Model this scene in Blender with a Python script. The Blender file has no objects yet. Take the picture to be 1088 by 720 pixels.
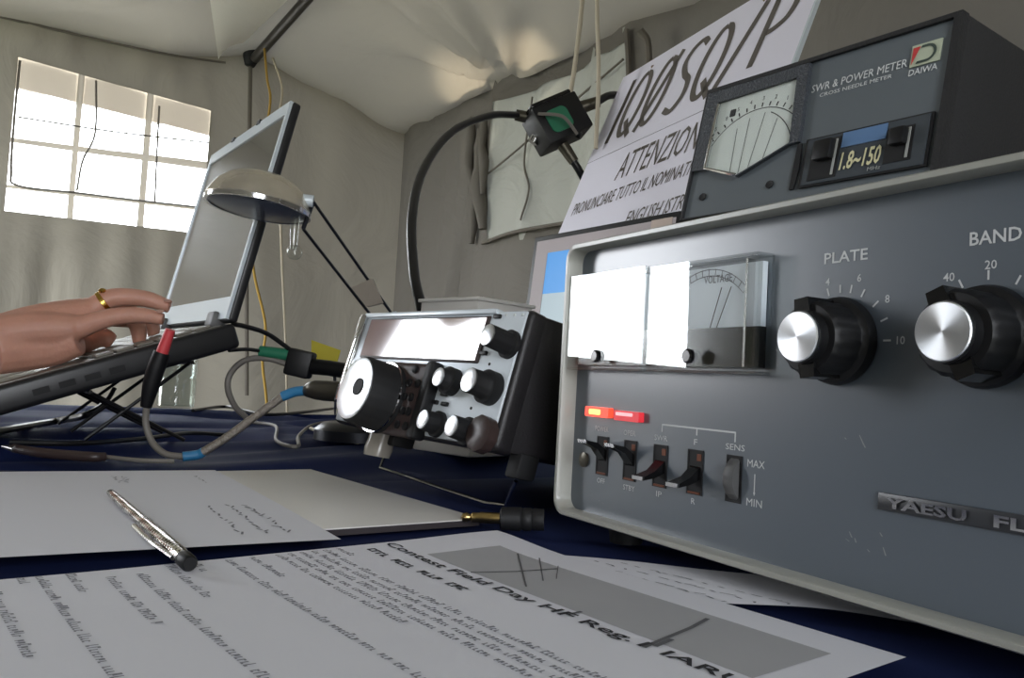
import bpy, bmesh, math, random
from mathutils import Matrix, Vector, noise
random.seed(7)
S = bpy.context.scene
COL = S.collection
PI = math.pi

# ---------------------------------------------------------------- camera, world, light, exposure
FPX, CX, CY = 880.0, 544.0, 360.0
PITCH, ROLL, EYE = 0.052, 0.056, 0.085           # eye 8.5 cm above the table top (z = 0)
_R0 = Vector((1, 0, 0)); _U0 = Vector((0, -math.sin(PITCH), math.cos(PITCH)))
CF = Vector((0, math.cos(PITCH), math.sin(PITCH)))
CR = _R0 * math.cos(ROLL) + _U0 * math.sin(ROLL)
CU = _U0 * math.cos(ROLL) - _R0 * math.sin(ROLL)
CP = Vector((0, 0, EYE))
cam_data = bpy.data.cameras.new('camera')
cam = bpy.data.objects.new('camera', cam_data); COL.objects.link(cam)
cam_data.sensor_width = 36.0; cam_data.lens = FPX / 1088.0 * 36.0
cam_data.clip_start = 0.01; cam_data.clip_end = 60
cam.matrix_world = Matrix(((CR.x, CU.x, -CF.x, CP.x), (CR.y, CU.y, -CF.y, CP.y), (CR.z, CU.z, -CF.z, CP.z), (0, 0, 0, 1)))
S.camera = cam

WORLD_STRENGTH = 11.8
SKY_BRIGHT_SIDE = (-0.80, 0.20, 0.56)
world = bpy.data.worlds.new('daylight'); S.world = world; world.use_nodes = True
_bg = world.node_tree.nodes['Background']
_bg.inputs[1].default_value = WORLD_STRENGTH
_wn = world.node_tree
_tc = _wn.nodes.new('ShaderNodeTexCoord'); _sep = _wn.nodes.new('ShaderNodeSeparateXYZ')
_wn.links.new(_tc.outputs['Generated'], _sep.inputs[0])
_ramp = _wn.nodes.new('ShaderNodeValToRGB')          # sunlit ground below, haze at the horizon, blue-white sky above
_mr = _wn.nodes.new('ShaderNodeMapRange'); _mr.inputs[1].default_value = -1; _mr.inputs[2].default_value = 1
_wn.links.new(_sep.outputs[2], _mr.inputs[0]); _wn.links.new(_mr.outputs[0], _ramp.inputs[0])
_e = _ramp.color_ramp.elements
_e[0].position = 0.0; _e[0].color = (0.34, 0.33, 0.30, 1)
_e[1].position = 1.0; _e[1].color = (1.0, 1.14, 1.34, 1)
_q = _e.new(0.47); _q.color = (0.46, 0.46, 0.42, 1)
_q = _e.new(0.53); _q.color = (1.0, 1.02, 1.06, 1)
_dot = _wn.nodes.new('ShaderNodeVectorMath'); _dot.operation = 'DOT_PRODUCT'; _dot.inputs[1].default_value = SKY_BRIGHT_SIDE
_wn.links.new(_tc.outputs['Generated'], _dot.inputs[0])
_m2 = _wn.nodes.new('ShaderNodeMapRange'); _m2.inputs[1].default_value = -1; _m2.inputs[2].default_value = 1; _m2.inputs[3].default_value = 0.55; _m2.inputs[4].default_value = 1.45
_wn.links.new(_dot.outputs['Value'], _m2.inputs[0])
_vm = _wn.nodes.new('ShaderNodeVectorMath'); _vm.operation = 'SCALE'
_wn.links.new(_ramp.outputs[0], _vm.inputs[0]); _wn.links.new(_m2.outputs[0], _vm.inputs[3]); _wn.links.new(_vm.outputs[0], _bg.inputs[0])

S.view_settings.view_transform = 'Standard'
S.view_settings.look = 'None'
S.view_settings.gamma = 1.0
S.view_settings.exposure = 0.0
S.view_settings.use_curve_mapping = False
try:
    S.cycles.use_denoising = True
    S.cycles.max_bounces = 10; S.cycles.diffuse_bounces = 5; S.cycles.transparent_max_bounces = 16
    S.cycles.sample_clamp_indirect = 6.0
except Exception:
    pass

# tent ground plan: the far corner, the direction of the far wall (to the left) and of the side wall (towards us)
TC = Vector((-0.50, 3.44, 0)); TA = Vector((-0.8336, -0.5524, 0)); TS = Vector((0.5524, -0.8336, 0))
TW, TL = 2.65, 4.7
FLOOR_Z = -0.74
def tent(t, s, z): return TC + TA * t + TS * s + Vector((0, 0, z))

def portal(name, centre, normal, w, h):
    l = bpy.data.lights.new(name, 'AREA'); l.shape = 'RECTANGLE'; l.size = w; l.size_y = h
    o = bpy.data.objects.new(name, l); COL.objects.link(o)
    o.location = centre; o.rotation_euler = Vector(normal).to_track_quat('-Z', 'Y').to_euler()
    l.cycles.is_portal = True
    return o
DOOR_S0, DOOR_S1, DOOR_Z0, DOOR_Z1 = 0.16, 0.99, -0.70, 1.10
REAR_T0, REAR_T1 = 1.5, 2.4        # a second opening in the wall behind the camera
portal('door_daylight', tent(TW + 0.02, (DOOR_S0 + DOOR_S1) / 2, (DOOR_Z0 + DOOR_Z1) / 2), -TA, DOOR_S1 - DOOR_S0, DOOR_Z1 - DOOR_Z0)
def roof_glow_spot(name, s, t, size, watts):              # added spot lamp outside the tent, standing in for sun on the roof edge
    l = bpy.data.lights.new(name, 'SPOT'); l.energy = watts; l.color = (1.0, 0.86, 0.66); l.spot_size = math.radians(size); l.spot_blend = 1.0; l.shadow_soft_size = 0.03
    o = bpy.data.objects.new(name, l); COL.objects.link(o)
    a, b = tent(t - 0.45, s, 1.85), tent(t, s, 1.13)
    o.location = a; o.rotation_euler = (b - a).to_track_quat('-Z', 'Y').to_euler()
roof_glow_spot('roof_glow_spot_near', 0.62, 0.05, 26, 1500)
roof_glow_spot('roof_glow_spot_far', 1.00, 0.03, 20, 1500)
portal('rear_daylight', tent((REAR_T0 + REAR_T1) / 2, TL + 0.02, 0.2), -TS, REAR_T1 - REAR_T0, 1.6)

# ---------------------------------------------------------------- helpers: rays used to set things out
def ray(px, py): return CR * ((px - CX) / FPX) - CU * ((py - CY) / FPX) + CF
def on_plane(px, py, p0, n):
    d = ray(px, py); t = (Vector(p0) - CP).dot(n) / d.dot(n); return CP + d * t
def on_z(px, py, z=0.0): return on_plane(px, py, (0, 0, z), Vector((0, 0, 1)))
def at(px, py, y): return on_plane(px, py, (0, y, 0), Vector((0, 1, 0)))

def lin(c):
    c = c / 255.0
    return c / 12.92 if c <= 0.04045 else ((c + 0.055) / 1.055) ** 2.4
def rgb(r, g, b): return (lin(r), lin(g), lin(b), 1)

# ---------------------------------------------------------------- materials
def mat(name, col, rough=0.5, metal=0.0, spec=0.5, noise_amt=0.0, noise_scale=30.0, bump=0.0, bump_scale=200.0, coat=0.0, sheen=0.0, aniso=0.0):
    m = bpy.data.materials.new(name); m.use_nodes = True
    nt = m.node_tree; b = nt.nodes['Principled BSDF']
    b.inputs['Base Color'].default_value = col; b.inputs['Roughness'].default_value = rough
    b.inputs['Metallic'].default_value = metal; b.inputs['Specular IOR Level'].default_value = spec
    b.inputs['Coat Weight'].default_value = coat; b.inputs['Sheen Weight'].default_value = sheen
    b.inputs['Anisotropic'].default_value = aniso
    tc = nt.nodes.new('ShaderNodeTexCoord')
    if noise_amt:
        n = nt.nodes.new('ShaderNodeTexNoise'); n.inputs['Scale'].default_value = noise_scale; n.inputs['Detail'].default_value = 4
        nt.links.new(tc.outputs['Object'], n.inputs['Vector'])
        mx = nt.nodes.new('ShaderNodeMix'); mx.data_type = 'RGBA'
        k = noise_amt
        mx.inputs[6].default_value = tuple(c * (1 - k) for c in col[:3]) + (1,)
        mx.inputs[7].default_value = tuple(min(1, c * (1 + k)) for c in col[:3]) + (1,)
        nt.links.new(n.outputs['Fac'], mx.inputs[0]); nt.links.new(mx.outputs[2], b.inputs['Base Color'])
    if bump:
        n = nt.nodes.new('ShaderNodeTexNoise'); n.inputs['Scale'].default_value = bump_scale; n.inputs['Detail'].default_value = 3
        nt.links.new(tc.outputs['Object'], n.inputs['Vector'])
        bp = nt.nodes.new('ShaderNodeBump'); bp.inputs['Strength'].default_value = bump; bp.inputs['Distance'].default_value = 0.002
        nt.links.new(n.outputs['Fac'], bp.inputs['Height']); nt.links.new(bp.outputs['Normal'], b.inputs['Normal'])
    return m
def emit(name, col, strength, base=None):
    m = mat(name, base or col, 0.3); b = m.node_tree.nodes['Principled BSDF']
    b.inputs['Emission Color'].default_value = col; b.inputs['Emission Strength'].default_value = strength
    return m
def clear(name, tint=(1, 1, 1, 1), ior=1.5, rough=0.02, haze=0.0, refl=1.0):
    m = bpy.data.materials.new(name); m.use_nodes = True; nt = m.node_tree; nt.nodes.clear()
    out = nt.nodes.new('ShaderNodeOutputMaterial'); mix = nt.nodes.new('ShaderNodeMixShader')
    geo = nt.nodes.new('ShaderNodeNewGeometry'); dp = nt.nodes.new('ShaderNodeVectorMath'); dp.operation = 'DOT_PRODUCT'
    nt.links.new(geo.outputs['Normal'], dp.inputs[0]); nt.links.new(geo.outputs['Incoming'], dp.inputs[1])
    def mth(op, a, b=None):
        k = nt.nodes.new('ShaderNodeMath'); k.operation = op
        for i, q in enumerate((a, b)):
            if q is None: continue
            if isinstance(q, (int, float)): k.inputs[i].default_value = q
            else: nt.links.new(q, k.inputs[i])
        return k.outputs[0]
    f0 = ((ior - 1) / (ior + 1)) ** 2 * refl
    fac = mth('ADD', mth('MULTIPLY', mth('POWER', mth('SUBTRACT', 1.0, mth('ABSOLUTE', dp.outputs['Value'])), 5.0), 1.0 - f0), f0)
    tr = nt.nodes.new('ShaderNodeBsdfTransparent'); tr.inputs[0].default_value = tint
    gl = nt.nodes.new('ShaderNodeBsdfGlossy'); gl.inputs['Roughness'].default_value = rough
    src = tr.outputs[0]
    if haze:
        df = nt.nodes.new('ShaderNodeBsdfTranslucent'); df.inputs[0].default_value = tint
        m2 = nt.nodes.new('ShaderNodeMixShader'); m2.inputs[0].default_value = haze
        nt.links.new(tr.outputs[0], m2.inputs[1]); nt.links.new(df.outputs[0], m2.inputs[2]); src = m2.outputs[0]
    nt.links.new(fac, mix.inputs[0]); nt.links.new(src, mix.inputs[1]); nt.links.new(gl.outputs[0], mix.inputs[2])
    nt.links.new(mix.outputs[0], out.inputs[0])
    return m
def fabric(name, col, trans, wrinkle=0.5, scale=3.0):
    """tent cloth: a matt face that lets a little of the daylight outside through"""
    m = bpy.data.materials.new(name); m.use_nodes = True; nt = m.node_tree; nt.nodes.clear()
    out = nt.nodes.new('ShaderNodeOutputMaterial'); add = nt.nodes.new('ShaderNodeAddShader')
    df = nt.nodes.new('ShaderNodeBsdfDiffuse'); df.inputs[0].default_value = col
    tl = nt.nodes.new('ShaderNodeBsdfTranslucent'); tl.inputs[0].default_value = trans
    tc = nt.nodes.new('ShaderNodeTexCoord')
    n = nt.nodes.new('ShaderNodeTexNoise'); n.inputs['Scale'].default_value = scale; n.inputs['Detail'].default_value = 5; n.inputs['Distortion'].default_value = 1.2
    nt.links.new(tc.outputs['Object'], n.inputs['Vector'])
    bp = nt.nodes.new('ShaderNodeBump'); bp.inputs['Strength'].default_value = wrinkle; bp.inputs['Distance'].default_value = 0.05
    nt.links.new(n.outputs['Fac'], bp.inputs['Height']); nt.links.new(bp.outputs['Normal'], df.inputs['Normal'])
    nt.links.new(df.outputs[0], add.inputs[0]); nt.links.new(tl.outputs[0], add.inputs[1]); nt.links.new(add.outputs[0], out.inputs[0])
    return m

M = {}
M['case_grey'] = mat('grey_enamel', rgb(158, 158, 150), 0.3, spec=0.7, noise_amt=0.06)
M['panel'] = mat('blue_grey_panel', rgb(84, 93, 102), 0.28, spec=1.0, noise_amt=0.05, noise_scale=12, bump=0.015, bump_scale=1200)
M['black'] = mat('black_plastic', rgb(17, 17, 19), 0.48, spec=0.4)
M['black_gloss'] = mat('black_gloss_plastic', rgb(14, 14, 15), 0.15)
M['black_matt'] = mat('black_matt', rgb(16, 16, 18), 0.7)
M['rubber'] = mat('black_rubber', rgb(20, 20, 22), 0.6)
M['spun'] = mat('spun_aluminium', rgb(232, 235, 238), 0.34, metal=1.0, aniso=0.85)
_n = M['spun'].node_tree; _t = _n.nodes.new('ShaderNodeTangent'); _t.direction_type = 'RADIAL'; _t.axis = 'Y'
_n.links.new(_t.outputs[0], _n.nodes['Principled BSDF'].inputs['Tangent'])
M['chrome'] = mat('chrome', rgb(215, 215, 215), 0.12, metal=1.0)
M['steel'] = mat('steel', rgb(160, 160, 158), 0.3, metal=1.0)
M['brass'] = mat('brass', rgb(190, 165, 110), 0.28, metal=1.0)
M['gold'] = mat('gold', rgb(215, 175, 90), 0.2, metal=1.0)
M['white_ink'] = mat('white_ink', rgb(205, 208, 208), 0.6)
M['grey_ink'] = mat('grey_ink', rgb(150, 152, 148), 0.6)
M['cream_ink'] = mat('cream_ink', rgb(205, 200, 160), 0.6)
M['black_ink'] = mat('black_ink', rgb(40, 40, 44), 0.8)
M['print_ink'] = mat('print_ink', rgb(128, 128, 134), 0.8)
M['faint_ink'] = mat('faint_ink', rgb(132, 132, 137), 0.8)
M['sign_ink'] = mat('sign_ink', rgb(86, 80, 74), 0.8)
M['red'] = mat('red_plastic', rgb(205, 70, 75), 0.4)
M['blue_tape'] = mat('blue_tape', rgb(50, 120, 165), 0.45)
M['green'] = mat('green_plastic', rgb(45, 120, 90), 0.4)
M['yellow'] = mat('yellow_tag', rgb(190, 175, 40), 0.55)
M['yellow_cord'] = mat('yellow_cord', rgb(176, 142, 62), 0.8)
M['white_cord'] = mat('pale_cord', rgb(190, 180, 160), 0.8)
M['grey_cord'] = mat('grey_cable', rgb(120, 115, 108), 0.5)
M['braid'] = mat('braided_cable', rgb(140, 132, 122), 0.4, metal=0.4, bump=0.8, bump_scale=500)
M['cable'] = mat('black_cable', rgb(22, 22, 24), 0.35)
M['paper'] = mat('white_paper', rgb(226, 226, 232), 0.75, noise_amt=0.02, noise_scale=8)
M['paper_grey'] = mat('printed_grey_picture', rgb(172, 172, 174), 0.8, noise_amt=0.05, noise_scale=25)
M['folder'] = mat('grey_folder', rgb(228, 225, 219), 0.4)
M['folder_edge'] = mat('dark_folder_edge', rgb(60, 54, 56), 0.6)
M['cloth'] = mat('navy_cloth', rgb(31, 41, 80), 0.7, spec=0.12, noise_amt=0.15, noise_scale=20)
M['wood'] = mat('table_board', rgb(120, 100, 80), 0.6, noise_amt=0.1)
M['lid_silver'] = mat('silver_bezel', rgb(214, 224, 232), 0.25, metal=0.2, spec=0.9)
M['lcd_dark'] = mat('dark_glossy_display', rgb(44, 41, 38), 0.22, spec=0.8, coat=0.5)
M['keys'] = mat('grey_keys', rgb(120, 115, 106), 0.45)
M['laptop_base'] = mat('laptop_base', rgb(30, 30, 32), 0.38)
M['palm'] = mat('palm_rest', rgb(120, 118, 112), 0.3, metal=0.3)
M['trx_panel'] = mat('silver_panel', rgb(212, 220, 226), 0.35, metal=0.15)
M['trx_body'] = mat('dark_radio_case', rgb(34, 32, 34), 0.42, bump=0.15, bump_scale=700)
M['trx_display'] = mat('radio_display', rgb(140, 112, 108), 0.06, spec=1.0, coat=1.0)
M['dark_brown'] = mat('dark_brown_plastic', rgb(58, 46, 44), 0.4)
M['swr_case'] = mat('charcoal_case', rgb(33, 33, 35), 0.55, bump=0.2, bump_scale=800)
M['swr_panel'] = mat('slate_panel', rgb(92, 99, 104), 0.33, spec=0.8)
M['swr_frame'] = mat('dark_ribbed_frame', rgb(58, 62, 68), 0.35, bump=0.6, bump_scale=900)
M['scale'] = mat('meter_scale', rgb(228, 232, 226), 0.6)
M['scale_amp'] = mat('meter_scale_pale', rgb(232, 238, 244), 0.5)
M['strip'] = mat('blue_grey_strip', rgb(62, 68, 74), 0.25, spec=0.8)
M['logo_cream'] = mat('logo_cream', rgb(175, 182, 160), 0.6)
M['logo_red'] = mat('logo_red', rgb(190, 60, 60), 0.6)
M['logo_dark'] = mat('logo_dark', rgb(60, 72, 66), 0.6)
M['card'] = mat('white_card', rgb(214, 212, 224), 0.7)
M['mon_bezel'] = mat('pinkish_grey_bezel', rgb(150, 138, 138), 0.4)
M['screen_blue'] = emit('lit_blue_screen', rgb(20, 150, 235), 0.75, rgb(10, 40, 60))
M['screen_white'] = emit('lit_white_taskbar', rgb(190, 215, 225), 0.6, rgb(30, 30, 30))
M['lamp_dome'] = mat('brushed_dome', rgb(214, 206, 190), 0.24, metal=0.7, spec=0.8, noise_amt=0.3, noise_scale=40, bump=0.15, bump_scale=120)
M['lamp_glass'] = mat('dark_lamp_glass', rgb(92, 98, 114), 0.3, spec=0.6)
M['glass'] = clear('clear_glass', (0.95, 0.97, 0.96, 1), 1.5, 0.03, 0.0, 2.2)
M['cover'] = clear('clear_meter_cover', (0.98, 0.99, 0.99, 1), 1.6, 0.01)
M['smoke'] = mat('lamp_bar_dark', rgb(40, 42, 50), 0.3, metal=0.5)
M['led_on'] = emit('lit_red_lamp', (1.0, 0.07, 0.035, 1), 1.5, rgb(200, 30, 20))
M['led_core'] = emit('lit_amber_filament', (1.0, 0.40, 0.10, 1), 3.0, rgb(255, 120, 40))
M['led_dim'] = emit('dim_red_lamp', (1.0, 0.05, 0.06, 1), 0.35, rgb(215, 45, 60))
M['led_pink'] = emit('pale_lamp_stripe', (1.0, 0.55, 0.58, 1), 0.6, rgb(240, 180, 185))
M['copper'] = mat('copper_contact', rgb(100, 58, 40), 0.35, metal=0.6)
M['wheel'] = mat('grey_thumbwheel', rgb(84, 84, 84), 0.5)
M['plug_metal'] = mat('dull_plug', rgb(88, 84, 74), 0.35, metal=0.7)
M['pole'] = mat('dark_tent_pole', rgb(76, 72, 68), 0.4, metal=0.5)
M['skin'] = None
def skin_mat():
    m = mat('skin', rgb(198, 146, 126), 0.48, noise_amt=0.12, noise_scale=60, bump=0.25, bump_scale=260)
    b = m.node_tree.nodes['Principled BSDF']
    b.inputs['Subsurface Weight'].default_value = 0.12; b.inputs['Subsurface Radius'].default_value = (0.008, 0.003, 0.0015); b.inputs['Subsurface Scale'].default_value = 0.6
    return m
M['skin'] = skin_mat()
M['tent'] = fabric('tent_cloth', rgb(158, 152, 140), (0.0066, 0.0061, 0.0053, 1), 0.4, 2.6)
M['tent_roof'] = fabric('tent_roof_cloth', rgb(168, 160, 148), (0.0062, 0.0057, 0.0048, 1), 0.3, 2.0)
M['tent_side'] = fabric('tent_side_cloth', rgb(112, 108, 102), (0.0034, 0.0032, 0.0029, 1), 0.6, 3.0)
M['sheath'] = fabric('pole_sheath_cloth', rgb(212, 206, 196), (0.010, 0.009, 0.008, 1), 0.1)
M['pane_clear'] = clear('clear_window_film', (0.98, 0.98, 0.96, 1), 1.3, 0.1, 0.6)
M['pane_shaded'] = fabric('shaded_window_film', rgb(200, 192, 180), (0.036, 0.030, 0.0235, 1), 0.1)  # awning shade on the top panes, put into a tan, duller film
M['pane_dull'] = fabric('dull_window_film', rgb(160, 160, 152), (0.0105, 0.0108, 0.0098, 1), 0.7, 4.0)
M['window_bar'] = fabric('window_bar_cloth', rgb(190, 182, 168), (0.034, 0.030, 0.025, 1), 0.1)  # glow of the bright panes put into paler, more translucent bars
M['seam'] = mat('dark_seam', rgb(108, 102, 94), 0.8)
M['ground'] = mat('trodden_grass', rgb(90, 92, 70), 0.9, noise_amt=0.4, noise_scale=8)

# ---------------------------------------------------------------- mesh building
def catmull(pts, n=8):
    P = [Vector(p) for p in pts]
    if len(P) < 3: return P
    Q = [P[0] * 2 - P[1]] + P + [P[-1] * 2 - P[-2]]
    out = []
    for i in range(1, len(Q) - 2):
        for k in range(n):
            t = k / n; a, b, c, d = Q[i - 1], Q[i], Q[i + 1], Q[i + 2]
            out.append(0.5 * ((2 * b) + (c - a) * t + (2 * a - 5 * b + 4 * c - d) * t * t + (3 * b - a - 3 * c + d) * t ** 3))
    out.append(P[-1]); return out

class MB:
    def __init__(self, T=None): self.bm = bmesh.new(); self.T = T or Matrix.Identity(4)
    def v(self, p): return self.bm.verts.new(self.T @ Vector(p))
    def face(self, vs):
        try: return self.bm.faces.new(vs)
        except ValueError: return None
    def poly(self, pts): self.face([self.v(p) for p in pts]); return self
    def box(self, x0, x1, y0, y1, z0, z1, bev=0.0, seg=2):
        t = bmesh.new(); bmesh.ops.create_cube(t, size=1.0)
        for w in t.verts: w.co = Vector(((x0 + x1) / 2 + w.co.x * (x1 - x0), (y0 + y1) / 2 + w.co.y * (y1 - y0), (z0 + z1) / 2 + w.co.z * (z1 - z0)))
        if bev: bmesh.ops.bevel(t, geom=list(t.edges), offset=bev, segments=seg, profile=0.5, affect='EDGES')
        self.merge(t); return self
    def merge(self, t):
        mp = {w: self.v(w.co) for w in t.verts}
        for f in t.faces: self.face([mp[w] for w in f.verts])
        t.free()
    def prism(self, pts, y0, y1, flip=False):
        """polygon in x,z pushed from y0 to y1"""
        a = [self.v((p[0], y0, p[1])) for p in pts]; b = [self.v((p[0], y1, p[1])) for p in pts]; n = len(pts)
        self.face(a); self.face(b[::-1])
        for i in range(n): self.face([a[i], b[i], b[(i + 1) % n], a[(i + 1) % n]])
        return self
    def frame(self, outer, inner, y0, y1, c=0.0):
        """ring between two loops of equal length in x,z, from y0 (front) to y1"""
        n = len(outer)
        a = [self.v((p[0], y0, p[1])) for p in outer]; b = [self.v((p[0], y0, p[1])) for p in inner]
        A = [self.v((p[0], y1, p[1])) for p in outer]; B = [self.v((p[0], y1, p[1])) for p in inner]
        for i in range(n):
            j = (i + 1) % n
            self.face([a[i], a[j], b[j], b[i]]); self.face([A[i], B[i], B[j], A[j]])
            self.face([a[i], A[i], A[j], a[j]]); self.face([b[i], b[j], B[j], B[i]])
        return self
    def rings(self, rings, cap0=True, cap1=True):
        L = [[self.v(p) for p in r] for r in rings]; n = len(L[0])
        for a, b in zip(L, L[1:]):
            for i in range(n): self.face([a[i], a[(i + 1) % n], b[(i + 1) % n], b[i]])
        if cap0: self.face(L[0][::-1])
        if cap1: self.face(L[-1])
        return self
    def lathe(self, prof, origin=(0, 0, 0), axis=(0, 0, 1), n=28, cap0=True, cap1=True, flute=None):
        ax = Vector(axis).normalized(); q = Vector((0, 0, 1)).rotation_difference(ax); o = Vector(origin); rr = []
        for k, (r, h) in enumerate(prof):
            ring = []
            for i in range(n):
                f = 1.0
                if flute and flute[0] <= k <= flute[1]: f = 1.0 + flute[2] * (1 if (i // 2) % 2 else -1)
                an = 2 * PI * i / n
                ring.append(o + q @ Vector((r * f * math.cos(an), r * f * math.sin(an), h)))
            rr.append(ring)
        return self.rings(rr, cap0, cap1)
    def cyl(self, p0, p1, r, r1=None, n=20):
        p0, p1 = Vector(p0), Vector(p1)
        return self.lathe([(r, 0), (r if r1 is None else r1, (p1 - p0).length)], p0, p1 - p0, n)
    def tube(self, pts, r, n=8, smooth=8, flat=None):
        P = catmull(pts, smooth) if smooth else [Vector(p) for p in pts]
        m = len(P); rad = (lambda i: r) if not isinstance(r, (list, tuple)) else (lambda i: r[min(len(r) - 1, int(i * (len(r) - 1) / max(1, m - 1)))] + (r[min(len(r) - 1, int(i * (len(r) - 1) / max(1, m - 1)) + 1)] - r[min(len(r) - 1, int(i * (len(r) - 1) / max(1, m - 1)))]) * ((i * (len(r) - 1) / max(1, m - 1)) % 1))
        up = None; rings = []
        for i in range(m):
            d = (P[min(i + 1, m - 1)] - P[max(i - 1, 0)]).normalized()
            if up is None: up = Vector((0, 0, 1)) if abs(d.z) < 0.9 else Vector((1, 0, 0))
            s = d.cross(up).normalized(); up = s.cross(d).normalized()
            rings.append([P[i] + (s * math.cos(2 * PI * k / n) + up * math.sin(2 * PI * k / n)) * rad(i) for k in range(n)])
        return self.rings(rings)
    def grid(self, fn, nu, nv, skip=None):
        g = [[self.v(fn(i / nu, j / nv)) for j in range(nv + 1)] for i in range(nu + 1)]
        for i in range(nu):
            for j in range(nv):
                if skip and skip((i + 0.5) / nu, (j + 0.5) / nv): continue
                self.face([g[i][j], g[i + 1][j], g[i + 1][j + 1], g[i][j + 1]])
        return self
    def text(self, s, u, v, w=None, h=0.004, y=-0.0002, shear=0.0, bold=0.0, align='L', spacing=1.0, fn=None):
        """flat lettering in the x,z plane facing -y: bounding box from u,v, height h, width w"""
        c = bpy.data.curves.new('lettering', 'FONT'); c.body = s; c.size = 1.0; c.shear = shear; c.offset = bold; c.resolution_u = 2; c.space_character = spacing
        o = bpy.data.objects.new('lettering_source', c); COL.objects.link(o)
        dg = bpy.context.evaluated_depsgraph_get(); dg.update()
        me = bpy.data.meshes.new_from_object(o.evaluated_get(dg))
        bpy.data.objects.remove(o); bpy.data.curves.remove(c)
        if len(me.vertices):
            xs = [p.co.x for p in me.vertices]; ys = [p.co.y for p in me.vertices]
            x0, x1, y0, y1 = min(xs), max(xs), min(ys), max(ys)
            sy = h / max(1e-6, y1 - y0); sx = sy if w is None else w / max(1e-6, x1 - x0)
            off = 0 if align == 'L' else -(x1 - x0) * sx / 2
            q = [(u + off + (p.co.x - x0) * sx, v + (p.co.y - y0) * sy) for p in me.vertices]
            vs = [self.v(fn(a, b) if fn else (a, y, b)) for a, b in q]
            for f in me.polygons: self.face([vs[i] for i in f.vertices])
        bpy.data.meshes.remove(me); return self
    def build(self, name, m, parent=None, smooth=40, kind=None, label=None):
        bmesh.ops.recalc_face_normals(self.bm, faces=list(self.bm.faces))
        me = bpy.data.meshes.new(name); self.bm.to_mesh(me); self.bm.free()
        if m: me.materials.append(m if not isinstance(m, str) else M[m])
        if smooth:
            for p in me.polygons: p.use_smooth = True
            me.set_sharp_from_angle(angle=math.radians(smooth))
        o = bpy.data.objects.new(name, me); COL.objects.link(o)
        if parent: o.parent = parent
        if kind: o['kind'] = kind
        if label: o['label'] = label
        return o

def tag(o, label, cat, group=None):
    o['label'] = label; o['category'] = cat
    if group: o['group'] = group
    return o
def thing(name, label, cat, mw=None, group=None):
    o = bpy.data.objects.new(name, None); o.empty_display_size = 0.02; COL.objects.link(o)
    if mw is not None: o.matrix_world = mw
    return tag(o, label, cat, group)
def basis(o, x, y, z): return Matrix(((x[0], y[0], z[0], o[0]), (x[1], y[1], z[1], o[1]), (x[2], y[2], z[2], o[2]), (0, 0, 0, 1)))
def yaw_frame(o, yaw):
    d = Vector((math.cos(yaw), math.sin(yaw), 0)); return basis(o, d, (-d.y, d.x, 0), (0, 0, 1))
def rrect(x0, x1, z0, z1, r, n=5):
    out = []
    for cx, cz, a0 in ((x1 - r, z1 - r, 0), (x0 + r, z1 - r, PI / 2), (x0 + r, z0 + r, PI), (x1 - r, z0 + r, 3 * PI / 2)):
        for k in range(n + 1):
            a = a0 + PI / 2 * k / n; out.append((cx + r * math.cos(a), cz + r * math.sin(a)))
    return out

# ================================================================ SETTING: ground, tent
MB().grid(lambda u, v: (-7 + 14 * u, -7 + 14 * v, FLOOR_Z + 0.012 * noise.noise(Vector((u * 30, v * 30, 0)))), 60, 60).build('floor', 'ground', kind='structure')

def fold(x, y, z, f=2.0): return noise.noise(Vector((x * f, y * f, z * f)))
# far wall with its window: rows follow the sewn window, columns its panes
T_COLS = [1.40, 1.222, 1.203, 1.004, 0.982, 0.785]
def row_z(k, t):
    f = (1.39 - t) / 0.6
    L = [(FLOOR_Z, FLOOR_Z), (0.548, 0.563), (0.622, 0.646), (0.634, 0.656), (0.773, 0.800), (0.789, 0.829), (0.953, 0.925), (1.055, 1.020)][k]
    return L[0] + (L[1] - L[0]) * f
def eave_far(t):
    if t < 0.65: return 1.10 + (1.262 - 1.10) * (t / 0.65) ** 1.0
    if t < 0.95: return 1.262 + (1.18 - 1.262) * (t - 0.65) / 0.3
    return 1.18 - 0.03 * (t - 0.95)
def far_pt(t, z):
    w = (0.030 * fold(t * 2.2, z * 0.7, 3.1) + 0.014 * fold(t * 6.5, z * 0.9, 8.0)) * min(1, t / 0.12)
    if 0.74 < t < 1.45 and 0.5 < z < 1.1: w *= 0.15
    return tent(t, w, z)
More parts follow.
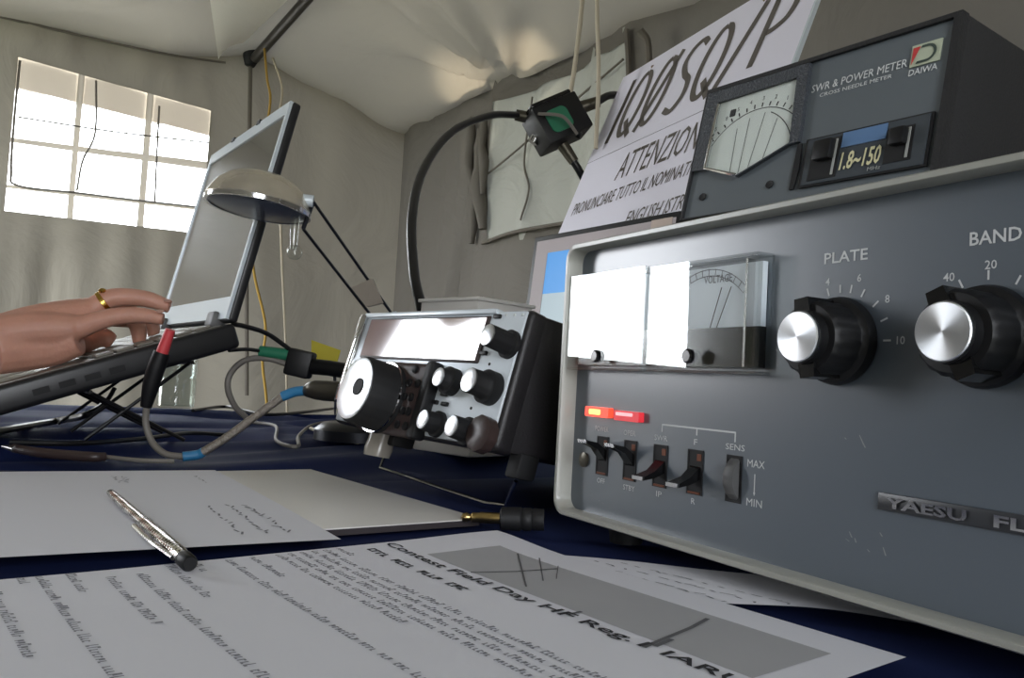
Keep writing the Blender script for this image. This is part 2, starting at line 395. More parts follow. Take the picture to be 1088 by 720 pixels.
def wall_far():
    cols = [0.0]
    for i in range(1, 14): cols.append(0.785 * i / 14)
    tc = sorted(T_COLS)
    for a, b in zip(tc, tc[1:]):
        n = 8 if b - a > 0.1 else 1
        cols += [a + (b - a) * i / n for i in range(n)]
    cols += [1.40 + (TW - 1.40) * i / 16 for i in range(17)]
    mb = MB(); R = []
    NS = [14, 3, 1, 4, 1, 4, 3, 6]
    for t in cols:
        col = []
        for k in range(8):
            z0 = row_z(k, t); z1 = row_z(k + 1, t) if k < 7 else eave_far(t) + 0.07
            for q in range(NS[k]): col.append((k, mb.v(far_pt(t, z0 + (z1 - z0) * q / NS[k]))))
        col.append((8, mb.v(far_pt(t, eave_far(t) + 0.07)))); R.append(col)
    holes = [(tc[0], tc[1]), (tc[2], tc[3]), (tc[4], tc[5])]
    for a, b, ta, tb in zip(R, R[1:], cols, cols[1:]):
        tm = (ta + tb) / 2
        inside = any(h0 < tm < h1 for h0, h1 in holes)
        for i in range(len(a) - 1):
            k = a[i][0]
            if inside and k in (1, 3, 5, 6): continue
            f = mb.face([a[i][1], b[i][1], b[i + 1][1], a[i + 1][1]])
            if f and 0.785 < tm < 1.40 and k in (1, 2, 3, 4, 5, 6): f.material_index = 1
    wb = mb.build('wall_back', 'tent', kind='structure', smooth=60); wb.data.materials.append(M['window_bar'])
    win = bpy.data.objects.new('window_1', None); COL.objects.link(win); win['kind'] = 'structure'
    for h0, h1 in holes:
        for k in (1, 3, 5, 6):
            m = 'pane_shaded' if k == 6 else 'pane_clear'
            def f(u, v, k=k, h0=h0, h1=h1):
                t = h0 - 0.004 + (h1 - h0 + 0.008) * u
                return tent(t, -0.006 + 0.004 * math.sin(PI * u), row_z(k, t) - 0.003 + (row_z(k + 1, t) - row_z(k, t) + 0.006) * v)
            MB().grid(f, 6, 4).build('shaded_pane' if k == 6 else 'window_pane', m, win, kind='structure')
    # seams and hanging cords of the window
    def cord(pts, r): MB().tube([tent(t, 0.02, z) for t, z in pts], r, 6).build('window_cord', 'seam', win, kind='structure')
    cord([(1.385, 0.855), (1.1, 0.868), (0.79, 0.895)], 0.003)
    cord([(1.395, 1.04), (1.396, 0.85), (1.392, 0.68), (1.37, 0.632), (1.2, 0.638), (1.0, 0.645), (0.785, 0.655)], 0.004)
    cord([(1.17, 1.03), (1.16, 0.85), (1.19, 0.75), (1.2, 0.645)], 0.0035)
    cord([(0.965, 0.99), (0.96, 0.8), (0.955, 0.65)], 0.0035)
wall_far()

# side wall (to the right), with its dull window
def eave_side(s):
    z = 1.10 - 0.012 * max(0, s - 1.0)
    z += 0.02 * math.exp(-((s - 0.80) / 0.10) ** 2)
    return z
W2 = (0.74, 1.43, 0.57, 1.045)
def side_pt(s, z):
    w = (0.045 * fold(s * 1.6, z * 0.6, 9.3) + 0.030 * fold(s * 5.5, z * 0.8, 2.0)) * min(1, max(0, s) / 0.12)
    # gathered folds beside the window, running down from the tie point
    d = s - 0.60 + 0.10 * (1.1 - z)
    w += 0.030 * math.exp(-(d / 0.09) ** 2) * math.sin(d * 60) * max(0, min(1, (1.1 - z) * 2))
    return tent(w, s, z)
def wall_side():
    cols = [W2[0] * i / 26 for i in range(26)] + [W2[0] + (W2[1] - W2[0]) * i / 14 for i in range(14)] + [W2[1] + (TL - W2[1]) * i / 34 for i in range(35)]
    rows = [FLOOR_Z + (W2[2] - FLOOR_Z) * i / 14 for i in range(14)] + [W2[2] + (W2[3] - W2[2]) * i / 10 for i in range(10)]
    mb = MB(); R = []
    for s in cols:
        e = eave_side(s) + 0.07
        zz = rows + [W2[3] + (e - W2[3]) * i / 8 for i in range(9)]
        R.append([mb.v(side_pt(s, z)) for z in zz])
    for a, b, sa, sb in zip(R, R[1:], cols, cols[1:]):
        for i in range(len(a) - 1):
            if W2[0] < (sa + sb) / 2 < W2[1] and 14 <= i < 24: continue
            mb.face([a[i], b[i], b[i + 1], a[i + 1]])
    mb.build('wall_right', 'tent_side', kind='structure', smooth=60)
    w2 = bpy.data.objects.new('window_2', None); COL.objects.link(w2); w2['kind'] = 'structure'
    MB().grid(lambda u, v: side_pt(W2[0] - .03 + (W2[1] - W2[0] + .06) * u, W2[2] - .03 + (W2[3] - W2[2] + .075) * v) + TA * (-0.004 + 0.024 * fold(u * 2.2, v * 1.3, 4.4, 2.0) * math.sin(PI * u) * math.sin(PI * v)), 36, 24).build('window_pane', 'pane_dull', w2, kind='structure', smooth=60)
    def cord(pts, r): MB().tube([side_pt(s, z) + TA * 0.012 for s, z in pts], r, 6).build('window_cord', 'seam', w2, kind='structure')
    cord([(0.93, 1.02), (0.95, 0.80), (0.99, 0.70), (0.97, 0.6)], 0.0035)
    cord([(0.72, 0.555), (0.95, 0.565), (1.25, 0.572), (1.44, 0.575)], 0.006)
    cord([(0.72, 0.78), (0.85, 0.83), (1.10, 0.93), (1.42, 0.99)], 0.0035)
    cord([(1.43, 1.07), (1.44, 0.9), (1.43, 0.6)], 0.008)
    for k, (a, b, r) in enumerate((((0.655, 0.97), (0.735, 0.60), 0.026), ((0.60, 1.02), (0.665, 0.56), 0.020), ((0.70, 1.0), (0.75, 0.72), 0.016))):
        pts = [side_pt(a[0] + (b[0] - a[0]) * q + 0.012 * math.sin(q * 9 + k), a[1] + (b[1] - a[1]) * q) + TA * 0.018 for q in (0, .2, .4, .6, .8, 1)]
        MB().tube(pts, [r * 0.5, r * 1.1, r * 0.8, r * 1.2, r * 0.9, r * 0.5], 14).build('rolled_flap', 'tent_side', w2, kind='structure', smooth=70)
wall_side()

# wall on the left with the open door, and the wall behind the camera
def plain_wall(name, pt, n0, n1, hole, top, m='tent'):
    us = sorted(set([n0 + (n1 - n0) * i / 20 for i in range(21)] + [hole[0], hole[1]])); zs_n = 14
    mb = MB(); R = []
    for u in us:
        zz = sorted(set([FLOOR_Z, hole[2], hole[3]] + [FLOOR_Z + (top - FLOOR_Z) * i / zs_n for i in range(zs_n + 1)]))
        R.append([(z, mb.v(pt(u, z))) for z in zz])
    for a, b, ua, ub in zip(R, R[1:], us, us[1:]):
        for i in range(len(a) - 1):
            zm = (a[i][0] + a[i + 1][0]) / 2
            if hole[0] < (ua + ub) / 2 < hole[1] and hole[2] < zm < hole[3]: continue
            mb.face([a[i][1], b[i][1], b[i + 1][1], a[i + 1][1]])
    return mb.build(name, m, kind='structure', smooth=60)
plain_wall('wall_left', lambda s, z: tent(TW + 0.01 * fold(s, z, 1), s, z), 0, TL, (DOOR_S0, DOOR_S1, DOOR_Z0, DOOR_Z1), 1.13)
plain_wall('wall_front', lambda t, z: tent(t, TL, z), 0, TW, (REAR_T0, REAR_T1, -0.6, 1.0), 1.13)

# roof: hipped, sagging between its poles
def roof_pt(u, v):
    t = -0.06 + (TW + 0.12) * u; s = -0.06 + (TL + 0.12) * v
    hip = min(t, TW - t, s, TL - s)
    soft = -0.10 * math.log(sum(math.exp(-q / 0.10) for q in (t, TW - t, s, TL - s)))
    h = max(0.0, min(hip, soft)) 
    e_far = eave_far(t); e_side = eave_side(s)
    ws, wt = math.exp(-s / 0.8), math.exp(-t / 0.25)
    e = 1.10 + (e_far - 1.10) * ws * max(0, min(1, t / 0.2)) + (e_side - 1.10) * wt
    z = e + 0.60 * h - 0.10 * math.sin(min(1, h / 0.7) * PI) * 0.6
    z += 0.030 * fold(t * 1.1, s * 1.1, 5.2) * max(0, min(1, hip / 0.15))
    # folds that run out from the tie point at the eave
    dt, ds = t - 0.0, s - 0.80
    r = math.hypot(dt, ds); an = math.atan2(ds, dt + 1e-6)
    z += 0.024 * math.sin(an * 11 + 1.0) * math.exp(-((r - 0.20) / 0.32) ** 2) * min(1, r / 0.06)
    # slack diagonal folds over the far window
    z += 0.034 * math.sin((t * 0.8 + s * 1.6) * 13 + 2 * fold(t, s, 1)) * math.exp(-((s - 0.45) / 0.35) ** 2) * max(0, min(1, (t - 0.85) * 3)) * max(0, min(1, s / 0.1))
    return tent(t, s, z)
MB().grid(roof_pt, 120, 180).build('ceiling', 'tent_roof', kind='structure', smooth=80)

# corner joint, roof pole and its cloth sheath
J = tent(0.655, 0.05, 1.235)
pole_end = at(345, -22, 2.70)
MB().tube([J, J + (pole_end - J) * 1.4], 0.018, 12, 0).build('trim_1', 'pole', kind='structure')
MB().tube([at(267, 40, 3.05), at(267, 62, 3.05), at(265, 70, 3.05)], [0.034, 0.03, 0.018], 12, 0).build('trim_2', 'black_matt', kind='structure')
MB().tube([at(266, 70, 3.06), at(265, 140, 3.06), at(262, 300, 3.05), at(262, 420, 3.05)], 0.008, 8, 0).build('trim_3', 'seam', kind='structure')
sh = [at(222, -8, 2.62), at(232, 63, 2.88), at(258, 46, 2.92), at(314, -8, 2.66)]
MB().grid(lambda u, v: (sh[0] * (1 - u) + sh[1] * u) * (1 - v) + (sh[3] * (1 - u) + sh[2] * u) * v + Vector((0, -0.03 * math.sin(PI * v), 0)), 8, 8).build('trim_4', 'sheath', kind='structure')
MB().tube([far_pt(1.52, 1.17) - TS * -0.02, far_pt(1.2, 1.17) + TS * 0.02, far_pt(0.95, 1.178) + TS * 0.02, far_pt(0.75, 1.205) + TS * 0.03], 0.004, 6).build('trim_5', 'seam', kind='structure')

# ================================================================ TABLE
TB_X = Vector((0.8336, 0.5524, 0)); TB_Y = Vector((-0.5524, 0.8336, 0))
tab = thing('trestle_table', 'long trestle table under the navy cloth, carrying all the radio gear', 'table', basis((0, 0, -0.032), TB_X, TB_Y, (0, 0, 1)))
MB().box(-1.02, 1.15, -0.16, 1.63, -0.03, 0.0, 0.004).build('tabletop', 'wood', tab)
for x in (-0.9, 0.95):
    for y in (0.0, 1.45):
        MB().cyl((x, y, FLOOR_Z + 0.012), (x, y, -0.03), 0.018).build('leg', 'steel', tab)
def cloth_pt(u, v):
    x = -1.05 + 2.23 * u; y = -0.52 + 2.50 * v; z = 0.0
    ye, y0 = 1.64, -0.17
    if y > ye: z = -(y - ye); y = ye + 0.012 * math.sin(x * 30)
    elif y < y0: z = -(y0 - y); y = y0 - 0.012 * math.sin(x * 30)
    else:
        w = fold(x * 1.1 + 3, y * 4.5, 0.3, 1.6) * 0.55 + fold(x * 2.0, y * 9, 4.0, 1.5) * 0.45
        far = max(0.0, min(1, (y - 0.56) * 4.0))
        z = -0.0015 + far * (0.050 * w - 0.004)
        z = 0.0030 - math.log(1 + math.exp(-(z - 0.0030) / 0.003)) * 0.003 if z < 0.05 else 0.003
        z = max(-0.028, z)
    return TB_X * x + TB_Y * y + Vector((0, 0, z))
tag(MB().grid(cloth_pt, 170, 260).build('tablecloth', 'cloth', smooth=70), 'creased navy blue cloth spread over the whole table', 'tablecloth')

# ================================================================ LINEAR AMPLIFIER (the big box on the right)
AO = Vector((0.0284, 0.4757, 0.0125)); AYAW = -1.0534
A_W, A_H, A_D, RC = 0.340, 0.153, 0.285, 0.010
amp = thing('linear_amplifier', 'big grey radio amplifier with two clear meters and silver-capped knobs', 'amplifier', yaw_frame(AO, AYAW))
o_, i_ = rrect(0, A_W, 0, A_H, 0.009), rrect(0.0032, A_W - 0.0032, 0.0032, A_H - 0.0032, 0.007)
o2, i2 = rrect(0.0006, A_W - 0.0006, 0.0006, A_H - 0.0006, 0.0086), rrect(0.0026, A_W - 0.0026, 0.0026, A_H - 0.0026, 0.0074)
mb = MB(); n = len(o_)
L = [[mb.v((p[0], y, p[1])) for p in lp] for lp, y in ((i_, RC + 0.002), (i_, 0.0008), (i2, 0.0), (o2, 0.0), (o_, 0.0008), (o_, A_D))]
for a, b in zip(L, L[1:]):
    for i in range(n): mb.face([a[i], a[(i + 1) % n], b[(i + 1) % n], b[i]])
mb.face(L[-1])
mb.build('casing', 'case_grey', amp, smooth=50)
MB().prism(rrect(0.003, A_W - 0.003, 0.003, A_H - 0.003, 0.006), RC, RC + 0.002).build('front_panel', 'panel', amp)
for x, y in ((0.03, 0.03), (A_W - 0.03, 0.03), (0.03, A_D - 0.03), (A_W - 0.03, A_D - 0.03)):
    MB().cyl((x, y, 0.0005), (x, y, -0.0125), 0.011, 0.009, 16).build('foot', 'rubber', amp)

def amp_meter(u0, u1, v0, v1, second):
    yb, yf = RC, 0.0005
    mb = MB()
    for lo, hi in ((yf, yf + 0.0012),):
        mb.box(u0, u1, lo, hi, v0, v1)
    mb.box(u0, u0 + 0.0012, yf, yb, v0, v1); mb.box(u1 - 0.0012, u1, yf, yb, v0, v1)
    mb.box(u0, u1, yf, yb, v0, v0 + 0.0012); mb.box(u0, u1, yf, yb, v1 - 0.0012, v1)
    mt = mb.build('meter', 'cover', amp, smooth=0, label='clear plastic meter cover')
    split = v0 + (v1 - v0) * 0.40
    MB().box(u0 + 0.003, u1 - 0.003, yb - 0.0035, yb - 0.0005, split, v1 - 0.003).build('scale_plate', 'scale_amp', mt)
    MB().box(u0 + 0.0025, u1 - 0.0025, yb - 0.0045, yb - 0.0005, v0 + 0.003, split).build('lower_mask', 'black_gloss', mt)
    if second: MB().box(u1 - 0.0085, u1 - 0.0072, yf + 0.0015, yb - 0.0036, v0 + 0.003, v1 - 0.002).build('edge_strip', 'chrome', mt)
    um = (u0 + u1) / 2
    MB().lathe([(0.0034, 0), (0.0034, 0.0018), (0.0026, 0.0026)], (um - 0.004, yf, v0 + 0.0075), (0, -1, 0), 16).build('adjusting_screw', 'black_gloss', mt)
    yk = yb - 0.0037
    nb = MB()
    px, pz = um - 0.002, split - 0.01
    for dx in (0.0, 0.006):
        nb.poly([(um + 0.003 + dx * 0.7, yk - 0.001, split), (um + 0.0036 + dx * 0.7, yk - 0.001, split), (um + 0.0100 + dx, yk - 0.001, v1 - 0.013), (um + 0.0094 + dx, yk - 0.001, v1 - 0.013)])
    nb.build('needle', 'black_ink', mt, smooth=0)
    sb = MB()
    for rr in (0.031, 0.034):
        for k in range(24):
            a0, a1 = PI * (0.25 + 0.5 * k / 24), PI * (0.25 + 0.5 * (k + 1) / 24)
            sb.poly([(um + rr * math.cos(a), yk, pz + 0.003 + q * math.sin(a)) for a, q in ((a0, rr), (a1, rr), (a1, rr + 0.0004), (a0, rr + 0.0004))])
    for k in range(13):
        a = PI * (0.25 + 0.5 * k / 12); ca, sa = math.cos(a), math.sin(a)
        sb.poly([(um + 0.031 * ca - 0.0002, yk, pz + 0.003 + 0.031 * sa), (um + 0.031 * ca + 0.0002, yk, pz + 0.003 + 0.031 * sa), (um + 0.0345 * ca + 0.0002, yk, pz + 0.003 + 0.0345 * sa), (um + 0.0345 * ca - 0.0002, yk, pz + 0.003 + 0.0345 * sa)])
    if second: sb.text('VOLTAGE', um + 0.006, v1 - 0.0105, 0.018, 0.0036, yk, align='C')
    sb.build('scale_printing', 'print_ink', mt, smooth=0)
amp_meter(0.0065, 0.0725, 0.0815, 0.1345, False)
amp_meter(0.0765, 0.1480, 0.0815, 0.1335, True)

def pilot(u0, u1, v0, v1, lit):
    y = RC
    f = MB().prism(rrect(u0, u1, v0, v1, 0.0008, 2), y - 0.0035, y).build('pilot_lamp', 'led_on' if lit else 'led_dim', amp, label='glowing red pilot lamp' if lit else 'pink-red pilot lamp')
    if lit: MB().prism(rrect(u0 + 0.004, u1 - 0.007, v0 + 0.0012, v1 - 0.0012, 0.0008, 2), y - 0.0038, y - 0.0033).build('bright_core', 'led_core', f)
    else: MB().prism(rrect(u0 + 0.002, u1 - 0.005, v0 + 0.0026, v1 - 0.0008, 0.0006, 2), y - 0.0038, y - 0.0033).build('pale_stripe', 'led_pink', f)
pilot(0.0180, 0.0395, 0.0562, 0.0615, True)
pilot(0.0445, 0.0655, 0.0556, 0.0608, False)

def toggle(u, v0, v1, up):
    y = RC
    s = MB().frame([(u - .0052, v0), (u + .0052, v0), (u + .0052, v1), (u - .0052, v1)], [(u - .0044, v0 + .0009), (u + .0044, v0 + .0009), (u + .0044, v1 - .0009), (u - .0044, v1 - .0009)], y - 0.0006, y + 0.0005)
    sw = s.build('toggle_switch', 'black_matt', amp, smooth=0)
    MB().box(u - .0044, u + .0044, y - 0.0003, y - 0.0001, v0 + .0008, v1 - .0008).build('slot', 'black_matt', sw)
    MB().box(u + .0012, u + .004, y - 0.0006, y - 0.0002, v1 - 0.005, v1 - 0.0018).build('upper_contact', 'copper', sw)
    MB().box(u - .004, u + .004, y - 0.0008, y - 0.0002, v0 + 0.0004, v0 + 0.0014).build('lower_lip', 'copper', sw)
    vm = (v0 + v1) / 2
    vt = vm + 0.0055 if up else vm - 0.004
    b = MB()
    b.rings([[(u - .0035, y, vm - .003), (u + .0035, y, vm - .003), (u + .0035, y, vm + .003), (u - .0035, y, vm + .003)],
             [(u - .0032, y - .006, vt - .0016), (u + .0032, y - .006, vt - .0016), (u + .0032, y - .006, vt + .0018), (u - .0032, y - .006, vt + .0018)],
             [(u - .0040, y - .0135, vt - .0006 + (0.002 if up else -0.002)), (u + .0040, y - .0135, vt - .0006 + (0.002 if up else -0.002)), (u + .0040, y - .0135, vt + .001 + (0.002 if up else -0.002)), (u - .0040, y - .0135, vt + .001 + (0.002 if up else -0.002))]])
    b.build('lever', 'black_gloss', sw, smooth=30)
    zt = vt + (0.002 if up else -0.002)
    MB().box(u - .0040, u + .0040, y - .0143, y - .0132, zt - .0006, zt + .0012).build('lever_tip', 'chrome', sw)
for u, up in ((0.0318, True), (0.0560, True), (0.0800, False), (0.1050, False)): toggle(u, 0.0250, 0.0458, up)
tw = MB().frame([(.1252, .0252), (.1345, .0252), (.1345, .0458), (.1252, .0458)], [(.1258, .0258), (.1339, .0258), (.1339, .0452), (.1258, .0452)], RC - 0.0005, RC + 0.0005).build('thumbwheel', 'black_matt', amp, smooth=0)
MB().box(.1257, .1340, RC - .0003, RC - .0001, .0257, .0453).build('slot', 'black_matt', tw)
MB().lathe([(0.0103, 0), (0.0108, 0.0008), (0.0108, 0.0052), (0.0103, 0.006)], (0.1270, RC + 0.0060, 0.0355), (1, 0, 0), 64, flute=(1, 2, 0.012)).build('knurled_wheel', 'wheel', tw)
MB().lathe([(0.0042, 0), (0.0042, 0.0012), (0.0026, 0.0018)], (0.0150, RC, 0.0315), (0, -1, 0), 16).build('panel_screw', 'plug_metal', amp)

def amp_knob(u, v, pointer):
    k = MB().lathe([(0.0168, 0), (0.0172, 0.0015), (0.0165, 0.0045), (0.0145, 0.0055), (0.0142, 0.006), (0.0142, 0.0165), (0.0128, 0.0185), (0.0103, 0.0188), (0.0100, 0.0225)], (u, RC - 0.0004, v), (0, -1, 0), 72, flute=(4, 5, 0.012)).build('control_knob', 'black', amp)
    MB().lathe([(0.0096, 0), (0.0096, 0.0012), (0.0092, 0.0016), (0.0046, 0.00161), (0.0002, 0.00162)], (u, RC - 0.0229, v), (0, -1, 0), 64).build('knob_cap', 'spun', k, label='spun silver knob cap')
    w = MB()
    a = pointer
    ca, sa = math.cos(a), math.sin(a)
    for sg in (1, -1):
        pts = [(-0.0045, 0.0), (0.0045, 0.0), (0.0032, 0.0152), (-0.0032, 0.0152)]
        P = [(u + sg * (x * sa + z * ca), v + sg * (-x * ca + z * sa)) for x, z in pts]
        w.prism(P, RC - 0.0205, RC - 0.006)
    w.build('grip_wing', 'black_gloss', k, smooth=30)
amp_knob(0.1830, 0.0955, math.radians(98))
amp_knob(0.2405, 0.0960, math.radians(112))
amp_knob(0.2985, 0.0960, math.radians(90))

y = RC - 0.0002
def print_on(name, fill):
    lt = MB(); fill(lt); lt.build(name, 'white_ink', amp, smooth=0)
def ticks(lt, u, v, angs, r0, r1, w=0.00035):
    for d in angs:
        a = math.radians(d); ca, sa = math.cos(a), math.sin(a)
        lt.poly([(u + r0 * ca - w * sa, y, v + r0 * sa + w * ca), (u + r0 * ca + w * sa, y, v + r0 * sa - w * ca), (u + r1 * ca + w * sa, y, v + r1 * sa - w * ca), (u + r1 * ca - w * sa, y, v + r1 * sa + w * ca)])
def ln(lt, a, b, w=0.0004):
    a, b = Vector((a[0], 0, a[1])), Vector((b[0], 0, b[1])); d = (b - a).normalized() * w; q = Vector((-d.z, 0, d.x))
    lt.poly([(p.x, y, p.z) for p in (a - q, b - q, b + q, a + q)])
def nums(lt, L):
    for s_, u, v in L: lt.text(s_, u, v, None, 0.0030, y, align='C', bold=0.008)
print_on('plate_lettering', lambda lt: (lt.text('PLATE', 0.1742, 0.1265, 0.0200, 0.0044, y, bold=0.012), nums(lt, (('4', .1762, .1178), ('6', .1908, .1182), ('8', .2032, .1094), ('10', .2092, .0940))), ticks(lt, 0.1830, 0.0955, (0, 22, 42, 62, 78, 92, 108), 0.0190, 0.0222)))
print_on('band_lettering', lambda lt: (lt.text('BAND', 0.2338, 0.1270, 0.0172, 0.0046, y, bold=0.014), nums(lt, (('40', .2268, .1155), ('20', .2412, .1185))), ticks(lt, 0.2405, 0.0960, (90, 117, 62, 35), 0.0190, 0.0222)))
print_on('switch_bracket', lambda lt: (ln(lt, (.0800, .0558), (.1298, .0558)), ln(lt, (.0802, .0560), (.0802, .0520)), ln(lt, (.1050, .0560), (.1050, .0525)), ln(lt, (.1296, .0560), (.1296, .0515))))
for s_, u, v, w in (('POWER', .0300, .0485, .012), ('OPER', .0545, .0482, .010), ('SWR', .0795, .0478, .0098), ('F', .1045, .0480, .0022), ('SENS', .1298, .0480, .0115), ('OFF', .0315, .0205, .0070), ('STBY', .0560, .0200, .0095), ('IP', .0800, .0203, .0042), ('R', .1045, .0205, .0026)):
    print_on('switch_lettering', lambda lt: lt.text(s_, u, v, w, 0.0027, y, align='C'))
print_on('sensitivity_lettering', lambda lt: (lt.text('MAX', 0.1375, 0.0418, 0.0098, 0.0032, y), lt.text('MIN', 0.1378, 0.0252, 0.0088, 0.0032, y), ln(lt, (.1420, .0390), (.1420, .0310), 0.00028), lt.poly([(.1414, y, .0312), (.1426, y, .0312), (.1420, y, .0296)])))
bd = MB().box(0.2025, 0.2770, RC - 0.0012, RC, 0.0338, 0.0402, 0.0005).build('nameplate', mat('dark_nameplate', rgb(52, 54, 58), 0.35), amp)
nm = MB().text('YAESU', 0.2062, 0.0350, 0.0300, 0.0039, RC - 0.0019, bold=0.03)
nm.text('FL', 0.2452, 0.0350, 0.0105, 0.0039, RC - 0.0019, bold=0.03)
nm.build('raised_letters', 'chrome', bd, smooth=0)
sc = MB()
for u, v, du, dv in ((.193, .060, .002, .0035), (.1945, .0575, .0012, .002), (.1865, .0585, .0007, .0006), (.190, .0235, .0012, .002), (.1925, .0215, .0006, .0015), (.203, .0255, .001, .0012), (.2045, .0205, .0012, .0028), (.198, .0185, .001, .0008), (.1885, .0205, .0016, .0006), (.0335, .0105, .0014, .0004), (.0305, .0112, .0005, .0004)):
    sc.poly([(u, RC - .00015, v), (u + .0004, RC - .00015, v), (u + du + .0005, RC - .00015, v - dv), (u + du - .0001, RC - .00015, v - dv)])
sc.build('paint_scratch', 'grey_ink', amp, smooth=0)

# ================================================================ SWR METER on top of the amplifier
WO = Vector((0.08178, 0.40449, 0.1735)); WYAW = -0.9339; WT = 0.2334
swr = thing('power_meter', 'small slate SWR and power meter standing on the big amplifier', 'meter', yaw_frame(WO, WYAW))
SH = Matrix(((1, 0, 0, 0), (0, 1, math.sin(WT), 0), (0, 0, math.cos(WT), 0), (0, 0, 0, 1)))      # sloping front
b = MB(SH); w_, h_ = 0.1244, 0.0668
b.frame([(-.0012, -.0045), (w_, -.0045), (w_, h_), (-.0012, h_)], [(0.0000, -.0040), (w_ - .0030, -.0040), (w_ - .0030, h_ - .0022), (.0000, h_ - .0022)], -0.0015, 0.004)
b.box(-.0012, w_, 0.003, 0.105, -.0045, h_, 0.0012)
b.build('case', 'swr_case', swr, smooth=40)
MB(SH).box(0.0000, 0.1214, 0.0004, 0.004, -0.0040, 0.0645).build('front_panel', 'swr_panel', swr)
fo = [(.0004, .0212), (.0006, .0640), (.0585, .0640), (.0603, .0245), (.0555, .0242), (.0290, .0132), (.0085, .0206)]
fi = [(.0085, .0206), (.0085, .0570), (.0530, .0580), (.0556, .0250), (.0550, .0247), (.0290, .0140), (.0090, .0212)]
MB(SH).frame(fo, fi, -0.0022, 0.0006).build('meter_frame', 'swr_frame', swr, smooth=30)
MB(SH).prism([(.0085, .0206), (.0085, .0570), (.0530, .0580), (.0556, .0247), (.0290, .0136)], -0.0002, 0.0004).build('scale_plate', 'scale', swr)
MB(SH).prism([(.0085, .0206), (.0085, .0570), (.0530, .0580), (.0556, .0247), (.0290, .0136)], -0.0019, -0.0014).build('meter_window', 'cover', swr, smooth=0)
MB(SH).tube([(.0090, -.0022, .0560), (.0090, -.0022, .0214), (.0288, -.0022, .0142)], 0.0009, 6, 0).build('window_edge', 'chrome', swr)
s = MB(SH); yk = -0.00035
cx, cz = 0.0330, 0.0170
def arc(cx, cz, r, a0, a1, w=0.00022, n=20):
    for k in range(n):
        p, q = math.radians(a0 + (a1 - a0) * k / n), math.radians(a0 + (a1 - a0) * (k + 1) / n)
        s.poly([(cx + rr * math.cos(a), yk, cz + rr * math.sin(a)) for a, rr in ((p, r), (q, r), (q, r + w * 2), (p, r + w * 2))])
arc(0.0335, 0.0185, 0.0290, 48, 160); arc(0.0270, 0.0185, 0.0290, 12, 62)
for k in range(14):
    a = math.radians(55 + 105 * k / 13); r = 0.030
    s.poly([(0.0335 + (r + e) * math.cos(a + w), yk, 0.0185 + (r + e) * math.sin(a + w)) for e, w in ((0, -.012), (0.0022, -.012), (0.0022, .012), (0, .012))])
for x0, z0, x1, z1 in ((.0235, .0160, .0225, .0400), (.0285, .0145, .0290, .0440), (.0335, .0160, .0375, .0450), (.0410, .0190, .0450, .0400)):
    s.poly([(x0 - .00015, yk, z0), (x0 + .00015, yk, z0), (x1 + .00015, yk, z1), (x1 - .00015, yk, z1)])
for k in range(9):
    a = math.radians(52 + 95 * k / 8); r = 0.0345
    s.text('5123458'[k % 7], 0.0335 + r * math.cos(a), 0.0175 + r * math.sin(a), None, 0.0021, yk, align='C')
s.prism(rrect(0.0160, 0.0195, 0.0475, 0.0515, 0.0006, 2), yk, yk + 0.0001)
s.build('scale_printing', 'black_ink', swr, smooth=0)
for u in (0.0095, 0.0478):
    MB(SH).lathe([(0.0019, 0), (0.0019, 0.0008), (0.0009, 0.0005)], (u, 0.0004, 0.0065), (0, -1, 0), 14).build('case_screw', 'black_matt', swr)
MB(SH).prism([(.0590, .0018), (.0612, .0018), (.0622, .0120), (.0612, .0238), (.0592, .0240)], -0.0006, 0.0006).build('panel_gap', 'black_matt', swr)
b = MB(SH); b.box(0.0640, 0.1192, -0.0012, 0.0006, 0.0016, 0.0246)
win = b.build('range_window', 'black_matt', swr)
MB(SH).box(0.0655, 0.1183, -0.0017, -0.0010, 0.0024, 0.0238).build('range_strip', 'strip', win)
MB(SH).box(0.0822, 0.1015, -0.0021, -0.0015, 0.0168, 0.0236).build('blue_band', mat('blue_band', rgb(92, 122, 160), 0.3), win)
def slider(u0, u1, z0, z1):
    k = MB(SH).box(u0, u1, -0.0020, -0.0012, z0, z1).build('slide_switch', 'black_matt', swr)
    MB(SH).box(u0 + .003, u1 - .002, -0.0062, -0.0018, z0 + (z1 - z0) * .45, z1 - .0010, 0.0006).build('slider', 'black', k)
    MB(SH).box(u1 - .0022, u1 - .0012, -0.0024, -0.0016, z0 + .001, z1 - .001).build('bright_edge', 'grey_ink', k)
slider(0.0685, 0.0815, 0.0040, 0.0225); slider(0.1020, 0.1130, 0.0055, 0.0205)
MB(SH).text('1.8~150', 0.0830, 0.0062, 0.0178, 0.0082, -0.0023, shear=0.12, bold=0.02).build('range_numerals', 'cream_ink', win, smooth=0)
MB(SH).text('MHz', 0.0960, 0.0036, 0.0055, 0.0016, -0.0023).build('unit_lettering', 'grey_ink', win, smooth=0)
t = MB(SH); t.text('SWR & POWER METER', 0.0608, 0.0485, 0.0435, 0.0038, -0.0001); t.text('CROSS NEEDLE METER', 0.0655, 0.0452, 0.0330, 0.0018, -0.0001)
t.build('title_lettering', 'white_ink', swr, smooth=0)
lg = MB(SH).box(0.1055, 0.1175, -0.0003, 0.0006, 0.0474, 0.0572).build('emblem', 'logo_cream', swr)
MB(SH).poly([(.1062, -.0006, .0480), (.1062, -.0006, .0560), (.1092, -.0006, .0560)]).build('emblem_wedge', 'logo_red', lg, smooth=0)
e = MB(SH)
